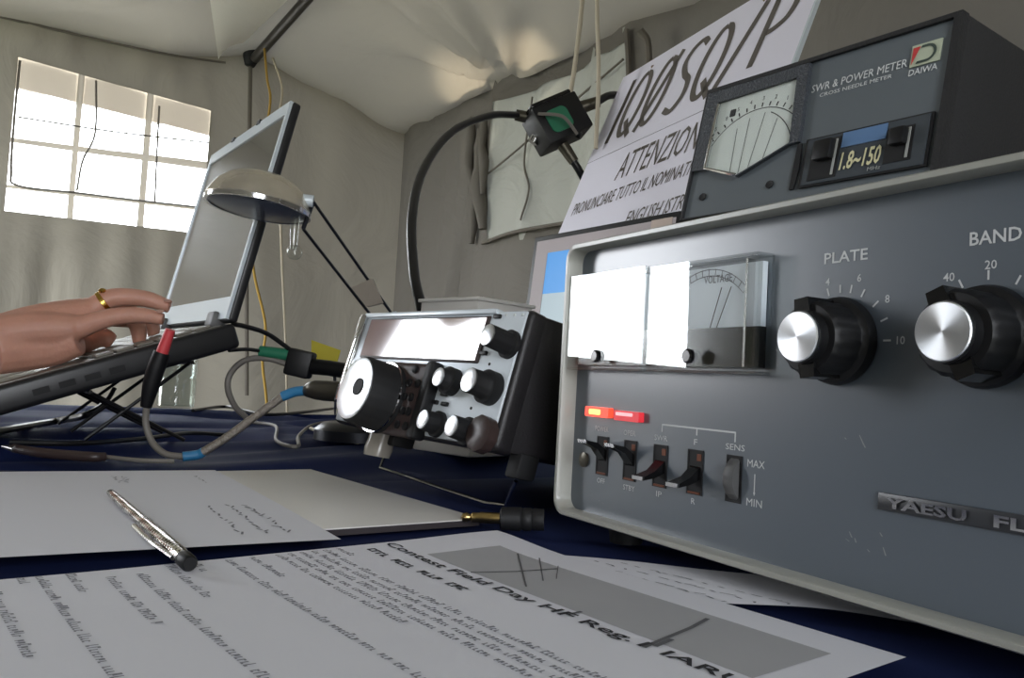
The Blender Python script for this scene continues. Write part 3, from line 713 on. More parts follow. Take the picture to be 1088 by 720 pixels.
for k in range(14):
    a0, a1 = -PI / 2 + PI * k / 14, -PI / 2 + PI * (k + 1) / 14
    e.poly([(.1120 + .0040 * math.cos(a0), -.0006, .0523 + .0040 * math.sin(a0)), (.1120 + .0040 * math.cos(a1), -.0006, .0523 + .0040 * math.sin(a1)), (.1120 + .0028 * math.cos(a1), -.0006, .0523 + .0029 * math.sin(a1)), (.1120 + .0028 * math.cos(a0), -.0006, .0523 + .0029 * math.sin(a0))])
e.poly([(.1080, -.0006, .0483), (.1120, -.0006, .0483), (.1120, -.0006, .0494), (.1085, -.0006, .0494)]); e.poly([(.1098, -.0006, .0563), (.1120, -.0006, .0563), (.1120, -.0006, .0552), (.1094, -.0006, .0552)])
e.build('emblem_letter', 'logo_dark', lg, smooth=0)
MB(SH).text('DAIWA', 0.1056, 0.0436, 0.0115, 0.0028, -0.0001, bold=0.01).build('maker_lettering', 'white_ink', swr, smooth=0)
for x, yy in ((0.012, 0.012), (0.112, 0.012), (0.012, 0.092), (0.112, 0.092)):
    MB().cyl((x, yy + 0.004, -0.0042), (x, yy + 0.004, -0.0080), 0.006, 0.005, 14).build('foot', 'rubber', swr)

# ================================================================ TRANSCEIVER
XO = Vector((-0.1389, 0.6622, 0.0462)); XYAW = -0.90; XT = 0.265; XS = math.radians(9.5); XROLL = -0.0118
_xd = Vector((math.cos(XYAW), math.sin(XYAW), 0)); _xb = Vector((-_xd.y, _xd.x, 0))
XMW = basis(XO, _xd * math.cos(XROLL) + Vector((0, 0, 1)) * math.sin(XROLL), _xb, Vector((0, 0, 1)) * math.cos(XROLL) - _xd * math.sin(XROLL))
trx = thing('radio_transceiver', 'compact radio transceiver with a big black tuning dial, propped up on a wire bail', 'radio', XMW)
XB = Matrix(((1, 0, 0, 0), (0, math.cos(XS), math.sin(XT), 0), (0, -math.sin(XS), math.cos(XT), 0), (0, 0, 0, 1)))
XP = Matrix(((1, 0, 0, 0), (0, math.cos(XT), math.sin(XT), 0), (0, -math.sin(XT), math.cos(XT), 0), (0, 0, 0, 1)))  # square to the panel
MB(XB).box(0, 0.212, 0.010, 0.205, 0.0, 0.0885, 0.003).build('body', 'trx_body', trx)
MB(XP).box(0.0, 0.212, 0.0, 0.016, 0.0, 0.0905, 0.004, 3).build('front_frame', 'trx_body', trx)
MB(XP).box(0.0055, 0.2085, -0.0016, 0.002, 0.0015, 0.0890, 0.0015).build('front_panel', 'trx_panel', trx)
d = MB(XP).box(0.0155, 0.1740, -0.0030, 0.0, 0.0530, 0.0856, 0.001).build('display_bezel', 'dark_brown', trx)
MB(XP).box(0.0180, 0.1715, -0.0036, -0.0026, 0.0545, 0.0840).build('display', 'trx_display', d, label='glossy radio display reflecting the doorway')
MB(XP).box(0.004, 0.180, -0.0040, 0.004, 0.0866, 0.0905, 0.0015).build('top_lip', 'trx_panel', trx)
MB(XP).box(0.0, 0.0085, -0.006, 0.006, 0.015, 0.0890, 0.0025).build('left_grip', 'chrome', trx)
dp = MB(XP).box(0.0520, 0.1330, -0.0090, 0.0, -0.0030, 0.0500, 0.004, 3).build('dial_plate', 'dark_brown', trx)
MB(XP).box(0.1275, 0.1370, -0.0110, 0.0, -0.0030, 0.0510, 0.0025).build('plate_edge', 'black', dp)
for k in range(9):
    MB(XP).lathe([(0.0030, 0), (0.0030, 0.0014), (0.0022, 0.0020)], (0.1125 + 0.009 * (k % 2) + 0.002 * math.sin(k), -0.0090, 0.0045 + 0.0100 * (k // 2)), (0, -1, 0), 12).build('push_button', 'black', dp)
dc = (0.0850, -0.0085, 0.0215)
dial = MB(XP).lathe([(0.0255, 0), (0.0255, 0.004), (0.0246, 0.0045), (0.0244, 0.006), (0.0236, 0.0240), (0.0228, 0.0255)], dc, (0, -1, 0), 80, flute=(3, 4, 0.006)).build('tuning_dial', 'black_matt', trx, label='big black tuning dial')
MB(XP).lathe([(0.0260, 0), (0.0260, 0.0012)], (dc[0], dc[1] - 0.0040, dc[2]), (0, -1, 0), 60).build('dial_ring', 'chrome', dial)
MB(XP).lathe([(0.0222, 0), (0.0222, 0.0010), (0.0200, 0.0014), (0.0, 0.0014)], (dc[0], dc[1] - 0.0253, dc[2]), (0, -1, 0), 60, cap1=False).build('dial_face', 'spun', dial, label='bright silver dial face')
MB(XP).lathe([(0.0062, 0), (0.0062, 0.0006), (0.0048, -0.0004)], (dc[0] + 0.006, dc[1] - 0.0269, dc[2] + 0.001), (0, -1, 0), 24).build('finger_dimple', 'black_matt', dial)
def small_knob(u, v, r, ln_, ring=None):
    prof = [(r * 1.25, 0), (r * 1.25, 0.003), (r, 0.004), (r * 0.95, ln_)]
    if ring: prof = [(ring, 0), (ring, 0.007), (r * 1.15, 0.0075), (r, 0.009), (r * 0.95, ln_)]
    k = MB(XP).lathe(prof, (u, -0.0014, v), (0, -1, 0), 40, flute=(2, 3, 0.02)).build('control_knob', 'black_matt', trx)
    MB(XP).lathe([(r * 0.9, 0), (r * 0.9, 0.0008), (r * 0.55, 0.0012), (0, 0.0012)], (u, -0.0014 - ln_, v), (0, -1, 0), 30, cap1=False).build('knob_cap', 'spun', k)
    return k
small_knob(0.2020, 0.0660, 0.0074, 0.0190)
small_knob(0.1965, 0.0370, 0.0082, 0.0190, 0.0108)
small_knob(0.1535, 0.0390, 0.0068, 0.0130, 0.0092)
small_knob(0.1850, 0.0085, 0.0072, 0.0140)
small_knob(0.1500, 0.0100, 0.0070, 0.0130)
MB(XP).lathe([(0.0112, 0), (0.0112, 0.007), (0.0090, 0.0085), (0.0, 0.0080)], (0.2030, -0.0014, 0.0078), (0, -1, 0), 40, cap1=False, flute=(0, 1, 0.02)).build('brown_ring', 'dark_brown', trx)
for u, v in ((.1470, .0305), (.1390, .0245), (.1510, .0240), (.1775, .0600), (.1810, .0850)):
    MB(XP).box(u - .0035, u + .0035, -0.0036, -0.0010, v - .0014, v + .0014, 0.0007).build('push_button', 'black', trx)
for u, v in ((.1800, .0235), (.1860, .0530)):
    MB(XP).cyl((u, -.0020, v), (u, -.0010, v), 0.0010, n=10).build('indicator_hole', 'black_matt', trx)
for u in (.1895, .1980, .2060):
    MB(XP).cyl((u, -.0024, .0858), (u, -.0010, .0858), 0.0008, n=8).build('status_dot', 'white_ink', trx)
MB(XB).box(0.202, 0.214, 0.020, 0.036, -0.014, 0.002, 0.002).build('bail_mount', 'black_matt', trx)
MB(XB).box(0.052, 0.064, 0.022, 0.040, -0.010, 0.002, 0.002).build('bail_mount', 'black_matt', trx)
MB(XB).lathe([(0.010, 0), (0.011, 0.006), (0.010, 0.012), (0.0105, 0.020)], (0.044, 0.022, -0.020), (0, 0, 1), 24, flute=(0, 3, 0.03)).build('front_foot', mat('cloudy_ribbed_foot', rgb(150, 144, 134), 0.25, spec=0.8), trx, label='pale ribbed foot')
for x in (0.02, 0.18): MB(XB).cyl((x, 0.19, 0.001), (x, 0.192, -0.010), 0.007, n=14).build('rear_foot', 'rubber', trx)
XI = XMW.inverted()
bail = [XI @ p for p in (at(412, 474, 0.665), at(404, 497, 0.66), on_z(516, 534, 0.004), on_z(537, 536, 0.004), at(548, 511, 0.535))]
MB().tube(bail, 0.0013, 8, 0).build('wire_bail', 'chrome', trx)

# grey box behind the transceiver
gb = thing('grey_box', 'pale grey flat box peeping over the back of the transceiver', 'box', yaw_frame(at(446, 328, 0.95) * 1.0, XYAW + 0.15))
g0 = at(446, 328, 0.95).z
MB().box(0, 0.095, 0, 0.09, -g0 + 0.002, 0.010, 0.004).build('box_body', 'folder', gb)
MB().box(-0.002, 0.097, -0.002, 0.092, 0.0075, 0.0115, 0.001).build('lid', 'folder', gb)

# ================================================================ MONITOR behind the amplifier
mo = Vector((0.0078, 1.30, 0.0589)); myaw, mt_ = -0.9628, 0.0928
mon = thing('computer_monitor', 'black-edged flat monitor with a lit blue screen behind the amplifier', 'monitor', yaw_frame(mo, myaw))
MM = Matrix(((1, 0, 0, 0), (0, math.cos(mt_), math.sin(mt_), 0), (0, -math.sin(mt_), math.cos(mt_), 0), (0, 0, 0, 1)))
MW, MH = 0.3162, 0.26
MB(MM).box(0, MW, -0.001, 0.03, 0, MH, 0.003).build('shell', 'black', mon)
MB(MM).frame([(0.011, 0.003), (MW - .006, 0.003), (MW - .006, MH - .009), (0.011, MH - .009)], [(0.042, 0.030), (MW - .042, 0.030), (MW - .042, MH - .030), (0.042, MH - .030)], -0.002, 0.006).build('bezel', 'mon_bezel', mon, smooth=30)
MB(MM).box(0.041, MW - .041, -0.0015, 0.005, 0.165, MH - .029).build('display', 'screen_blue', mon)
MB(MM).box(0.041, MW - .041, -0.0015, 0.005, 0.029, 0.165).build('taskbar', 'screen_white', mon)
MB(MM).box(MW - 0.05, MW - 0.012, -0.0026, 0.002, MH - .024, MH - .008).build('sticker', mat('pale_sticker', rgb(190, 172, 160), 0.6), mon)
MB(MM).box(0.004, 0.030, 0.014, 0.030, MH - 0.002, MH + 0.004, 0.001).build('latch', 'black', mon)
MB().box(MW / 2 - .03, MW / 2 + .03, 0.03, 0.05, -mo.z + 0.012, 0.10, 0.004).build('stand', 'black', mon)
MB().box(MW / 2 - .10, MW / 2 + .10, -0.03, 0.12, -mo.z + 0.003, -mo.z + 0.014, 0.004).build('stand_base', 'black', mon)

# ================================================================ CALL-SIGN CARD
co = CP + (Vector((0.0697, 1.42, 0.3316)) - CP) * 1.06; cyaw, ct = -1.1685, 0.3631
card = thing('call_sign_card', 'large white card lettered with the call sign, leaning behind the amplifier', 'sign', yaw_frame(co, cyaw))
CM = Matrix(((1, 0, 0, 0), (0, math.cos(ct), math.sin(ct), 0), (0, -math.sin(ct), math.cos(ct), 0), (0, 0, 0, 1))) @ Matrix.Scale(1.06, 4)
def card_pt(u, v): return (-0.02 + 0.525 * u, 0.004 * math.sin(PI * v) , -0.05 + 0.385 * v)
b = MB(CM); b.box(-0.013, 0.500, 0.0, 0.0035, -0.06, 0.3385); b.build('card_sheet', 'card', card, smooth=0)
MB(CM).box(0.4985, 0.5025, -0.0008, 0.005, -0.06, 0.3385).build('plastic_edge', 'lid_silver', card)
MB(CM).box(-0.013, 0.4985, -0.0004, 0.0002, 0.1575, 0.1583).build('fold_line', 'faint_ink', card)
yk = -0.0006
def brush(pts, w, sh, u0, z0):
    t = MB(CM)
    P = catmull([Vector((x + (z * sh), 0, z)) for x, z in pts], 7) if len(pts) > 2 else [Vector((x + z * sh, 0, z)) for x, z in pts]
    L, R = [], []
    for i, p in enumerate(P):
        d = (P[min(i + 1, len(P) - 1)] - P[max(i - 1, 0)]).normalized(); q = Vector((-d.z, 0, d.x)) * w * (0.8 + 0.35 * abs(d.z))
        L.append(t.v((u0 + (p + q).x, yk, z0 + (p + q).z))); R.append(t.v((u0 + (p - q).x, yk, z0 + (p - q).z)))
    for i in range(len(P) - 1): t.face([L[i], L[i + 1], R[i + 1], R[i]])
    return t
def oval(cx, cz, rx, rz, n=14): return [(cx + rx * math.sin(2 * PI * k / n), cz + rz * math.cos(2 * PI * k / n)) for k in range(n + 1)]
W_ = 0.0058
for u0, strokes in ((.034, [[(0, 0), (0, .126)]]),
                    (.050, [oval(.030, .064, .024, .060), [(.024, .034), (.040, .014), (.056, -.004)]]),
                    (.122, [oval(.030, .064, .025, .060), [(.004, -.004), (.056, .130)]]),
                    (.196, [[(.056, .112), (.040, .124), (.018, .116), (.010, .094), (.024, .070), (.044, .052), (.048, .024), (.030, .003), (.006, .012)]]),
                    (.262, [oval(.030, .064, .026, .060), [(.028, .034), (.044, .014), (.060, -.004)]]),
                    (.330, [[(0, -.006), (.052, .142)]]),
                    (.404, [[(0, .012), (0, .118)], [(0, .116), (.030, .118), (.046, .098), (.040, .074), (.020, .064), (.001, .062)]])):
    for st_k in strokes: brush(st_k, W_, 0.10, u0, .186).build('call_sign_stroke', 'sign_ink', card, smooth=0)
for s_, u, z, w, h in (('ATTENZIONE', .128, .090, .240, .050), ('PRONUNCIARE TUTTO IL NOMINATIVO', .012, .047, .372, .024), ('ENGLISH ISTRUZ', .225, -.008, .180, .024)):
    MB(CM).text(s_, u, z, w, h, yk, shear=0.1).build('notice_lettering', 'sign_ink', card, smooth=0)
for u in (0.10, 0.40):
    MB().tube([(u, 0.02, -0.055), (u + .0, 0.16, -co.z + 0.006)], 0.006, 8, 0).build('easel_leg', 'wood', card)
    MB().tube([(u, 0.16, -co.z + 0.006), (u, 0.125, 0.32)], 0.006, 8, 0).build('easel_leg', 'wood', card)

# ================================================================ LAPTOP
LH = Vector((-0.295, 0.845, 0.126)); LX = Vector((-0.573, 0.8196, 0)); LTH = math.radians(20.1)
LY = Vector((-0.8196 * math.cos(LTH), -0.573 * math.cos(LTH), -math.sin(LTH))); LZ = LX.cross(LY)
lap = thing('laptop', 'open silver laptop tilted on a wire stand under the typing hand', 'laptop', basis(LH, LX, LY, LZ))
LW, LD, LTK = 0.31, 0.265, 0.026
MB().box(0, LW, -0.012, LD, -LTK, 0, 0.005, 3).build('base', 'laptop_base', lap)
MB().box(0.006, LW - .006, 0.135, LD - .006, -0.0005, 0.0012, 0.0005).build('palm_rest', 'palm', lap)
MB().box(0.006, LW - .006, 0.0, 0.135, -0.0005, 0.0006).build('keyboard_deck', 'palm', lap)
kb = MB()
for r in range(6):
    for c in range(15):
        if r == 0 and 4 <= c <= 8: continue
        x0 = 0.014 + c * 0.0188; y0 = 0.120 - r * 0.0190
        kb.box(x0, x0 + .0168, y0 - .0165, y0, 0.0006, 0.0034, 0.0009, 1)
kb.box(0.014 + 4 * .0188, 0.014 + 9 * .0188 - .002, 0.120 - .0165, 0.120, 0.0006, 0.0034, 0.0009, 1)
kb.build('keyboard', 'keys', lap, smooth=30)
MB().box(0.115, 0.195, 0.155, 0.205, 0.0010, 0.0016, 0.0003).build('touchpad', 'palm', lap)
for k in range(4):
    MB().box(-0.0006, 0.001, 0.10 + k * .022, 0.114 + k * .022, -0.017, -0.011).build('side_port', 'black_matt', lap)
# lid: world directions expressed in the base frame
away = Vector((0.8196, 0.573, 0)); lt_ = 0.2122
upw = Vector((0, 0, 1)) * math.cos(lt_) + away * math.sin(lt_); nrm = upw.cross(LX)      # nrm looks back at the user
if nrm.dot(-away) < 0: nrm = -nrm
BI = basis(LH, LX, LY, LZ).inverted().to_3x3()
lx, lu, ln2 = BI @ LX, BI @ upw, BI @ nrm
LM = basis(BI @ (upw * 0.006), lx, ln2 * -1, lu)       # x along hinge, y towards the back of the lid, z up the lid
LHh = 0.248
lid = MB(LM).box(0, LW, 0.002, 0.013, 0, LHh, 0.0035, 3).build('lid', 'laptop_base', lap)
MB(LM).frame([(0.001, 0.002), (LW - .001, 0.002), (LW - .001, LHh - .001), (0.001, LHh - .001)], [(0.007, 0.026), (LW - .007, 0.026), (LW - .007, LHh - .016), (0.007, LHh - .016)], 0.0, 0.004).build('bezel', 'lid_silver', lid, smooth=30)
MB(LM).box(0.006, LW - .006, 0.0015, 0.003, 0.025, LHh - .015).build('display', 'lcd_dark', lid, label='dark glossy display, switched off')
for x in (0.10, 0.2): MB(LM).box(x, x + .012, -0.0012, 0.003, LHh - .0035, LHh + .0015).build('lid_catch', 'black', lid)
for x in (0.030, 0.260): MB(LM).box(x, x + .024, -0.006, 0.010, -0.008, 0.010, 0.003).build('hinge', 'wheel', lap)

# wire stand below the laptop's rear
st = thing('laptop_stand', 'black wire stand holding up the rear of the laptop', 'stand')
def under(x, y): return LH + LX * x + LY * y + LZ * (-LTK - 0.005)
for x in (0.05, 0.15, 0.26):
    p = under(x, 0.03); q = under(x, 0.13)
    MB().tube([p, Vector((q.x, q.y, 0.005))], 0.0019, 8, 0).build('leg', 'cable', st)
    MB().tube([q, Vector((p.x, p.y, 0.005))], 0.0019, 8, 0).build('leg', 'cable', st)
MB().tube([under(0.04, 0.03), under(0.27, 0.03)], 0.0022, 8, 0).build('top_rail', 'cable', st)
MB().tube([under(0.04, 0.13), under(0.27, 0.13)], 0.0022, 8, 0).build('top_rail', 'cable', st)

# ================================================================ PERSON: the typing right hand
def person():
    mb = MB()
    def limb(pts, rad, n=14, flat=1.0): mb.tube(pts, rad, n, 8)
    # wrist and forearm, coming in from beyond the left edge
    elbow = Vector((-0.78, 0.60, 0.075)); wrist = at(-12, 362, 0.775)
    limb([elbow, wrist], [0.043, 0.040, 0.036, 0.031, 0.0285], 18)
    # back of the hand: four metacarpals
    k_pinky, k_ring, k_mid, k_idx = at(80, 349, 0.800), at(94, 332, 0.822), at(100, 330, 0.846), at(102, 334, 0.868)
    for k, off, r in ((k_pinky, -0.012, 0.0135), (k_ring, -0.004, 0.0145), (k_mid, 0.005, 0.0145), (k_idx, 0.014, 0.014)):
        limb([wrist + Vector((0.0, off * 1.0, 0.000)), wrist * 0.5 + k * 0.5 + Vector((0, off * 0.3, 0.004)), k], [0.021, 0.019, 0.017, r], 14)
    limb([wrist + Vector((0.01, -0.006, -0.010)), at(52, 368, 0.80), at(84, 360, 0.805)], [0.022, 0.020, 0.016], 14)
    # fingers
    limb([k_pinky, at(118, 337, 0.806), at(150, 335, 0.812), at(174, 339, 0.815)], [0.0115, 0.0095, 0.0085, 0.0078, 0.0062], 12)
    limb([k_ring, at(118, 317, 0.828), at(152, 317, 0.838), at(181, 326, 0.845)], [0.0130, 0.0105, 0.0094, 0.0085, 0.0068], 12)
    limb([k_mid, at(134, 330, 0.858), at(146, 346, 0.866), at(148, 364, 0.870)], [0.0130, 0.0105, 0.0094, 0.0085, 0.0066], 12)
    limb([k_idx, at(130, 338, 0.892), at(158, 342, 0.902), at(164, 356, 0.905)], [0.0130, 0.0105, 0.0092, 0.0082, 0.0066], 12)
    limb([at(50, 362, 0.84), at(84, 364, 0.885), at(108, 358, 0.90), at(120, 364, 0.905)], [0.019, 0.0145, 0.0115, 0.0105, 0.0085], 12)
    o = mb.build('person', M['skin'], smooth=0)
    rm = o.modifiers.new('union', 'REMESH'); rm.mode = 'VOXEL'; rm.voxel_size = 0.0017
    sm = o.modifiers.new('soft', 'SMOOTH'); sm.iterations = 6; sm.factor = 0.5
    dg = bpy.context.evaluated_depsgraph_get(); dg.update()
    me = bpy.data.meshes.new_from_object(o.evaluated_get(dg)); old = o.data
    o.modifiers.clear(); o.data = me; bpy.data.meshes.remove(old)
    for p in me.polygons: p.use_smooth = True
    tag(o, 'bare forearm and hand of a person typing on the silver laptop', 'person')
    a, bb = at(108, 317, 0.8275), at(120, 317, 0.8285)
    ax = (at(118, 317, 0.828) - k_ring).normalized(); c = (k_ring * 0.30 + at(118, 317, 0.828) * 0.70)
    prof = [(0.0118, -0.0022), (0.0126, -0.0018), (0.0126, 0.0018), (0.0118, 0.0022)]
    r = MB(); r.lathe(prof + prof[:1], c, ax, 28, False, False); r.build('ring', 'gold', o, label='gold finger ring')
    st_ = MB(); st_.lathe([(0.0035, 0), (0.0035, 0.002), (0.0018, 0.0032)], c + Vector((0, -0.006, 0.0105)), (0, -0.5, 1), 10); st_.build('ring_stone', 'gold', o)
    for tip, d in ((at(178, 325, 0.8385), Vector((0.8, 0.1, 0.5))), (at(170, 336, 0.8095), Vector((0.7, -0.2, 0.6)))):
        nb = MB(); nb.lathe([(0.0040, 0.0052), (0.0034, 0.0062), (0.0, 0.0066)], tip, d.cross(Vector((0, 1, 0))).normalized() * -1 if False else Vector((0.1, -0.35, 0.93)), 12, cap0=True, cap1=False)
        nb.build('fingernail', mat('nail', rgb(190, 145, 130), 0.3), o)
person()

# ================================================================ DESK LAMP
lampo = at(274, 222, 0.79)
lamp = thing('desk_lamp', 'halogen desk lamp with a domed silver head on two thin rods', 'lamp', Matrix.Translation(lampo))
tl = Vector((0.09, 0.07, 1)).normalized()
R_ = 0.0485
prof = [(R_, 0.0), (R_ * 1.03, 0.004), (R_ * 0.97, 0.011), (R_ * 0.86, 0.020), (R_ * 0.68, 0.028), (R_ * 0.45, 0.033), (R_ * 0.2, 0.0355), (0.0, 0.036)]
MB().lathe(prof, (0, 0, 0), tl, 48, False, False).build('lamp_shade', 'lamp_dome', lamp)
MB().lathe([(R_ * 0.99, 0.001), (R_ * 0.8, -0.002), (R_ * 0.3, -0.0035), (0, -0.0035)], (0, 0, 0), tl, 40, False, False).build('lamp_glass', 'lamp_glass', lamp)
MB().lathe([(R_ * 1.035, -0.001), (R_ * 1.035, 0.003), (R_ * 0.97, 0.003), (R_ * 0.97, -0.001), (R_ * 1.035, -0.001)], (0, 0, 0), tl, 48, False, False).build('shade_rim', 'chrome', lamp)
def L_(px, py, y): return at(px, py, y) - lampo
MB().tube([L_(318, 212, 0.79), L_(333, 214, 0.792)], 0.006, 10, 0).build('head_joint', 'lid_silver', lamp)
hd = MB().lathe([(0.0035, 0), (0.0045, 0.002), (0.0040, 0.025), (0.0030, 0.034)], L_(314, 228, 0.785), (0, 0, -1), 16).build('glass_handle', 'glass', lamp)
MB().lathe([(0.0, -0.0075), (0.004, -0.0063), (0.0068, -0.003), (0.0075, 0), (0.0068, 0.003), (0.004, 0.0063), (0, 0.0075)], L_(313, 268, 0.785), (0, 0, 1), 20, False, False).build('glass_ball', 'glass', hd)
MB().tube([L_(332, 213, 0.80), L_(418, 336, 0.90)], 0.0016, 8, 0).build('rod', 'smoke', lamp)
MB().tube([L_(322, 243, 0.80), L_(398, 340, 0.90)], 0.0016, 8, 0).build('rod', 'smoke', lamp)
MB().tube([L_(333, 214, 0.795), L_(322, 243, 0.80)], 0.0022, 8, 0).build('rod_link', 'smoke', lamp)
q = [L_(374, 306, 0.868), L_(396, 296, 0.868), L_(408, 322, 0.888), L_(390, 326, 0.888)]
bb = MB(); bb.rings([[p + Vector((0, s_, 0)) for p in q] for s_ in (-0.004, 0.004)]); bb.build('rod_clamp', mat('beige_clamp', rgb(165, 155, 142), 0.5), lamp, smooth=30)
MB().tube([L_(392, 341, 0.90), L_(422, 337, 0.90)], 0.007, 10, 0).build('elbow_joint', 'lid_silver', lamp)
MB().tube([L_(408, 340, 0.90), L_(386, 400, 1.02), Vector((L_(386, 400, 1.02).x, L_(386, 400, 1.02).y, -lampo.z + 0.02))], 0.006, 10, 0).build('lower_arm', 'smoke', lamp)
bs = L_(386, 400, 1.02)
MB().lathe([(0.055, 0), (0.055, 0.012), (0.045, 0.020), (0.0, 0.022)], (bs.x, bs.y, -lampo.z + 0.004), (0, 0, 1), 40, True, False).build('lamp_base', 'smoke', lamp)

# ================================================================ HANGING BALUN, CORDS AND COAX
hb = thing('antenna_splitter', 'black box with green label hanging on cords before the side wall', 'radio part', Matrix.Translation(at(592, 132, 1.56)))
def H_(px, py, y=1.56): return at(px, py, y) - at(592, 132, 1.56)
HR = Matrix.Rotation(math.radians(-32), 4, 'Y') @ Matrix.Rotation(math.radians(18), 4, 'Z') @ Matrix.Scale(1.12, 4)
MB(HR).box(-0.045, 0.045, -0.030, 0.030, -0.034, 0.034, 0.004).build('housing', 'black', hb)
MB(HR).box(-0.040, 0.040, -0.026, 0.026, 0.034, 0.042, 0.003).build('housing_lid', 'black_gloss', hb)
MB(HR).prism(rrect(-0.030, 0.012, -0.022, 0.018, 0.010), -0.0325, -0.0295).build('green_label', 'green', hb)
MB().tube([H_(548, 122), H_(575, 128)], [0.011, 0.013, 0.012], 12, 0).build('coax_plug', 'plug_metal', hb)
MB().tube([H_(612, 116), H_(636, 108)], [0.013, 0.012, 0.011], 12, 0).build('coax_plug', 'plug_metal', hb)
MB().tube([H_(598, 154), H_(610, 172)], [0.012, 0.012, 0.010], 12, 0).build('coax_plug', 'plug_metal', hb)
MB().tube([H_(570, 145), H_(566, 152)], 0.010, 10, 0).build('terminal', 'chrome', hb)
MB().tube([H_(612, 140), H_(618, 143)], 0.010, 10, 0).build('terminal', 'black', hb)
MB().tube([H_(572, 121, 1.51), H_(592, 122, 1.50), H_(602, 127, 1.50), H_(613, 142, 1.52)], 0.0032, 8).build('tie_cord', 'grey_cord', hb)
top = at(624, -60, 1.56)
tag(MB().tube([at(640, -310, 1.56), at(622, -40, 1.56), at(612, 60, 1.56), at(604, 110, 1.56)], 0.0045, 8).build('hanging_cord', 'white_cord'), 'pale cord from the tent roof holding up the black splitter box', 'cord')
tag(MB().tube([at(648, -320, 1.52), at(635, -40, 1.50), at(636, 80, 1.50), at(633, 158, 1.50)], 0.0040, 8).build('hanging_cord', 'white_cord'), 'pale cord hanging in front of the splitter cable, beside the white card', 'cord')
tag(MB().tube([at(549, 122, 1.55), at(520, 123, 1.45), at(480, 140, 1.32), at(450, 180, 1.2), at(438, 230, 1.1), at(440, 290, 1.02), at(448, 330, 0.98), at(452, 372, 0.98)], 0.0066, 12).build('coax_cable', 'cable'), 'thick black coax cable arching down from the hanging splitter box', 'cable')
tag(MB().tube([at(634, 108, 1.56), at(655, 101, 1.6), at(700, 112, 1.8), at(740, 170, 1.8)], 0.0075, 10).build('coax_cable', 'cable'), 'black coax cable running from the splitter box behind the white card', 'cable')
tag(MB().tube([at(609, 171, 1.56), at(618, 186, 1.57), at(640, 230, 1.62), at(660, 280, 1.62)], 0.0075, 10).build('coax_cable', 'cable'), 'short black coax cable dropping from the underside of the splitter box', 'cable')
tag(MB().tube([at(680, 33, 2.12), at(688, 45, 2.12), at(690, 75, 2.12)], [0.012, 0.010, 0.008], 8).build('tent_strap', 'seam'), 'dark strap tying the side wall to the roof above the white card', 'strap')
tag(MB().tube([at(281, 52, 2.95), at(284, 85, 2.85), at(287, 110, 2.7), at(276, 180, 2.6), at(266, 235, 2.6), at(270, 290, 2.6), at(282, 345, 2.6), at(279, 385, 2.6), at(284, 440, 2.6), at(284, 560, 2.6)], 0.0042, 8).build('hanging_cord', 'yellow_cord'), 'yellow cord hanging against the far tent wall', 'cord')
tag(MB().tube([at(290, 62, 2.95), at(300, 98, 2.8), at(291, 150, 2.65), at(297, 215, 2.65), at(300, 290, 2.65), at(304, 380, 2.65), at(306, 520, 2.65)], 0.0040, 8).build('hanging_cord', 'white_cord'), 'pale grey cord hanging beside the yellow one', 'cord')

# ================================================================ BOTTLE
bo = on_z(186, 434, 0.0)
bt = thing('water_bottle', 'clear plastic bottle on the table behind the tilted laptop', 'bottle', Matrix.Translation((bo.x, bo.y, 0.002)))
MB().lathe([(0.030, 0), (0.034, 0.004), (0.0345, 0.05), (0.032, 0.056), (0.0345, 0.062), (0.0345, 0.11), (0.032, 0.116), (0.0345, 0.122), (0.034, 0.15), (0.026, 0.18), (0.014, 0.20), (0.0135, 0.215)], (0, 0, 0), (0, 0, 1), 32, True, False).build('bottle_body', 'glass', bt)
MB().lathe([(0.0155, 0.21), (0.0155, 0.226), (0.0145, 0.228)], (0, 0, 0), (0, 0, 1), 24).build('bottle_cap', 'lid_silver', bt)
MB().lathe([(0.0325, 0.004), (0.0328, 0.09), (0.0, 0.09)], (0, 0, 0), (0, 0, 1), 28, True, False).build('water', clear('water', (0.9, 0.93, 0.92, 1), 1.33), bt)

# ================================================================ CABLES ON THE TABLE
kc = thing('key_cable', 'cable with a red-tipped black plug, patched with blue tape, leaning on the laptop', 'cable')
MB().tube([at(181, 350, 0.735), at(172, 375, 0.737)], [0.0044, 0.0050, 0.0054], 12, 0).build('red_tip', 'red', kc, label='red plug tip')
MB().tube([at(172, 374, 0.737), at(163, 400, 0.739), at(155, 432, 0.742)], [0.0070, 0.0078, 0.0074, 0.0050], 14).build('plug_sleeve', 'black', kc)
pth = [at(156, 430, 0.742), at(155, 450, 0.744), at(162, 470, 0.742), at(176, 482, 0.735), on_z(195, 485, 0.0035)]
MB().tube(pth, 0.0029, 10).build('thin_lead', 'grey_cord', kc)
p2 = [on_z(194, 485, 0.0045), at(210, 483, 0.73), at(216, 480, 0.73)]
MB().tube(p2, 0.0043, 10).build('tape_band', 'blue_tape', kc)
MB().tube([at(214, 481, 0.73), at(240, 465, 0.735), at(270, 443, 0.74), at(302, 420, 0.742)], 0.0037, 12).build('braided_lead', 'braid', kc)
MB().tube([at(300, 421, 0.742), at(314, 416, 0.742), at(328, 415, 0.74)], 0.0046, 10).build('tape_band', 'blue_tape', kc)
MB().tube([at(327, 415, 0.74), at(334, 414, 0.735), at(346, 415, 0.73), at(362, 416, 0.725)], [0.0060, 0.0085, 0.0090, 0.0090], 12, 4).build('lead_plug', 'plug_metal', kc)

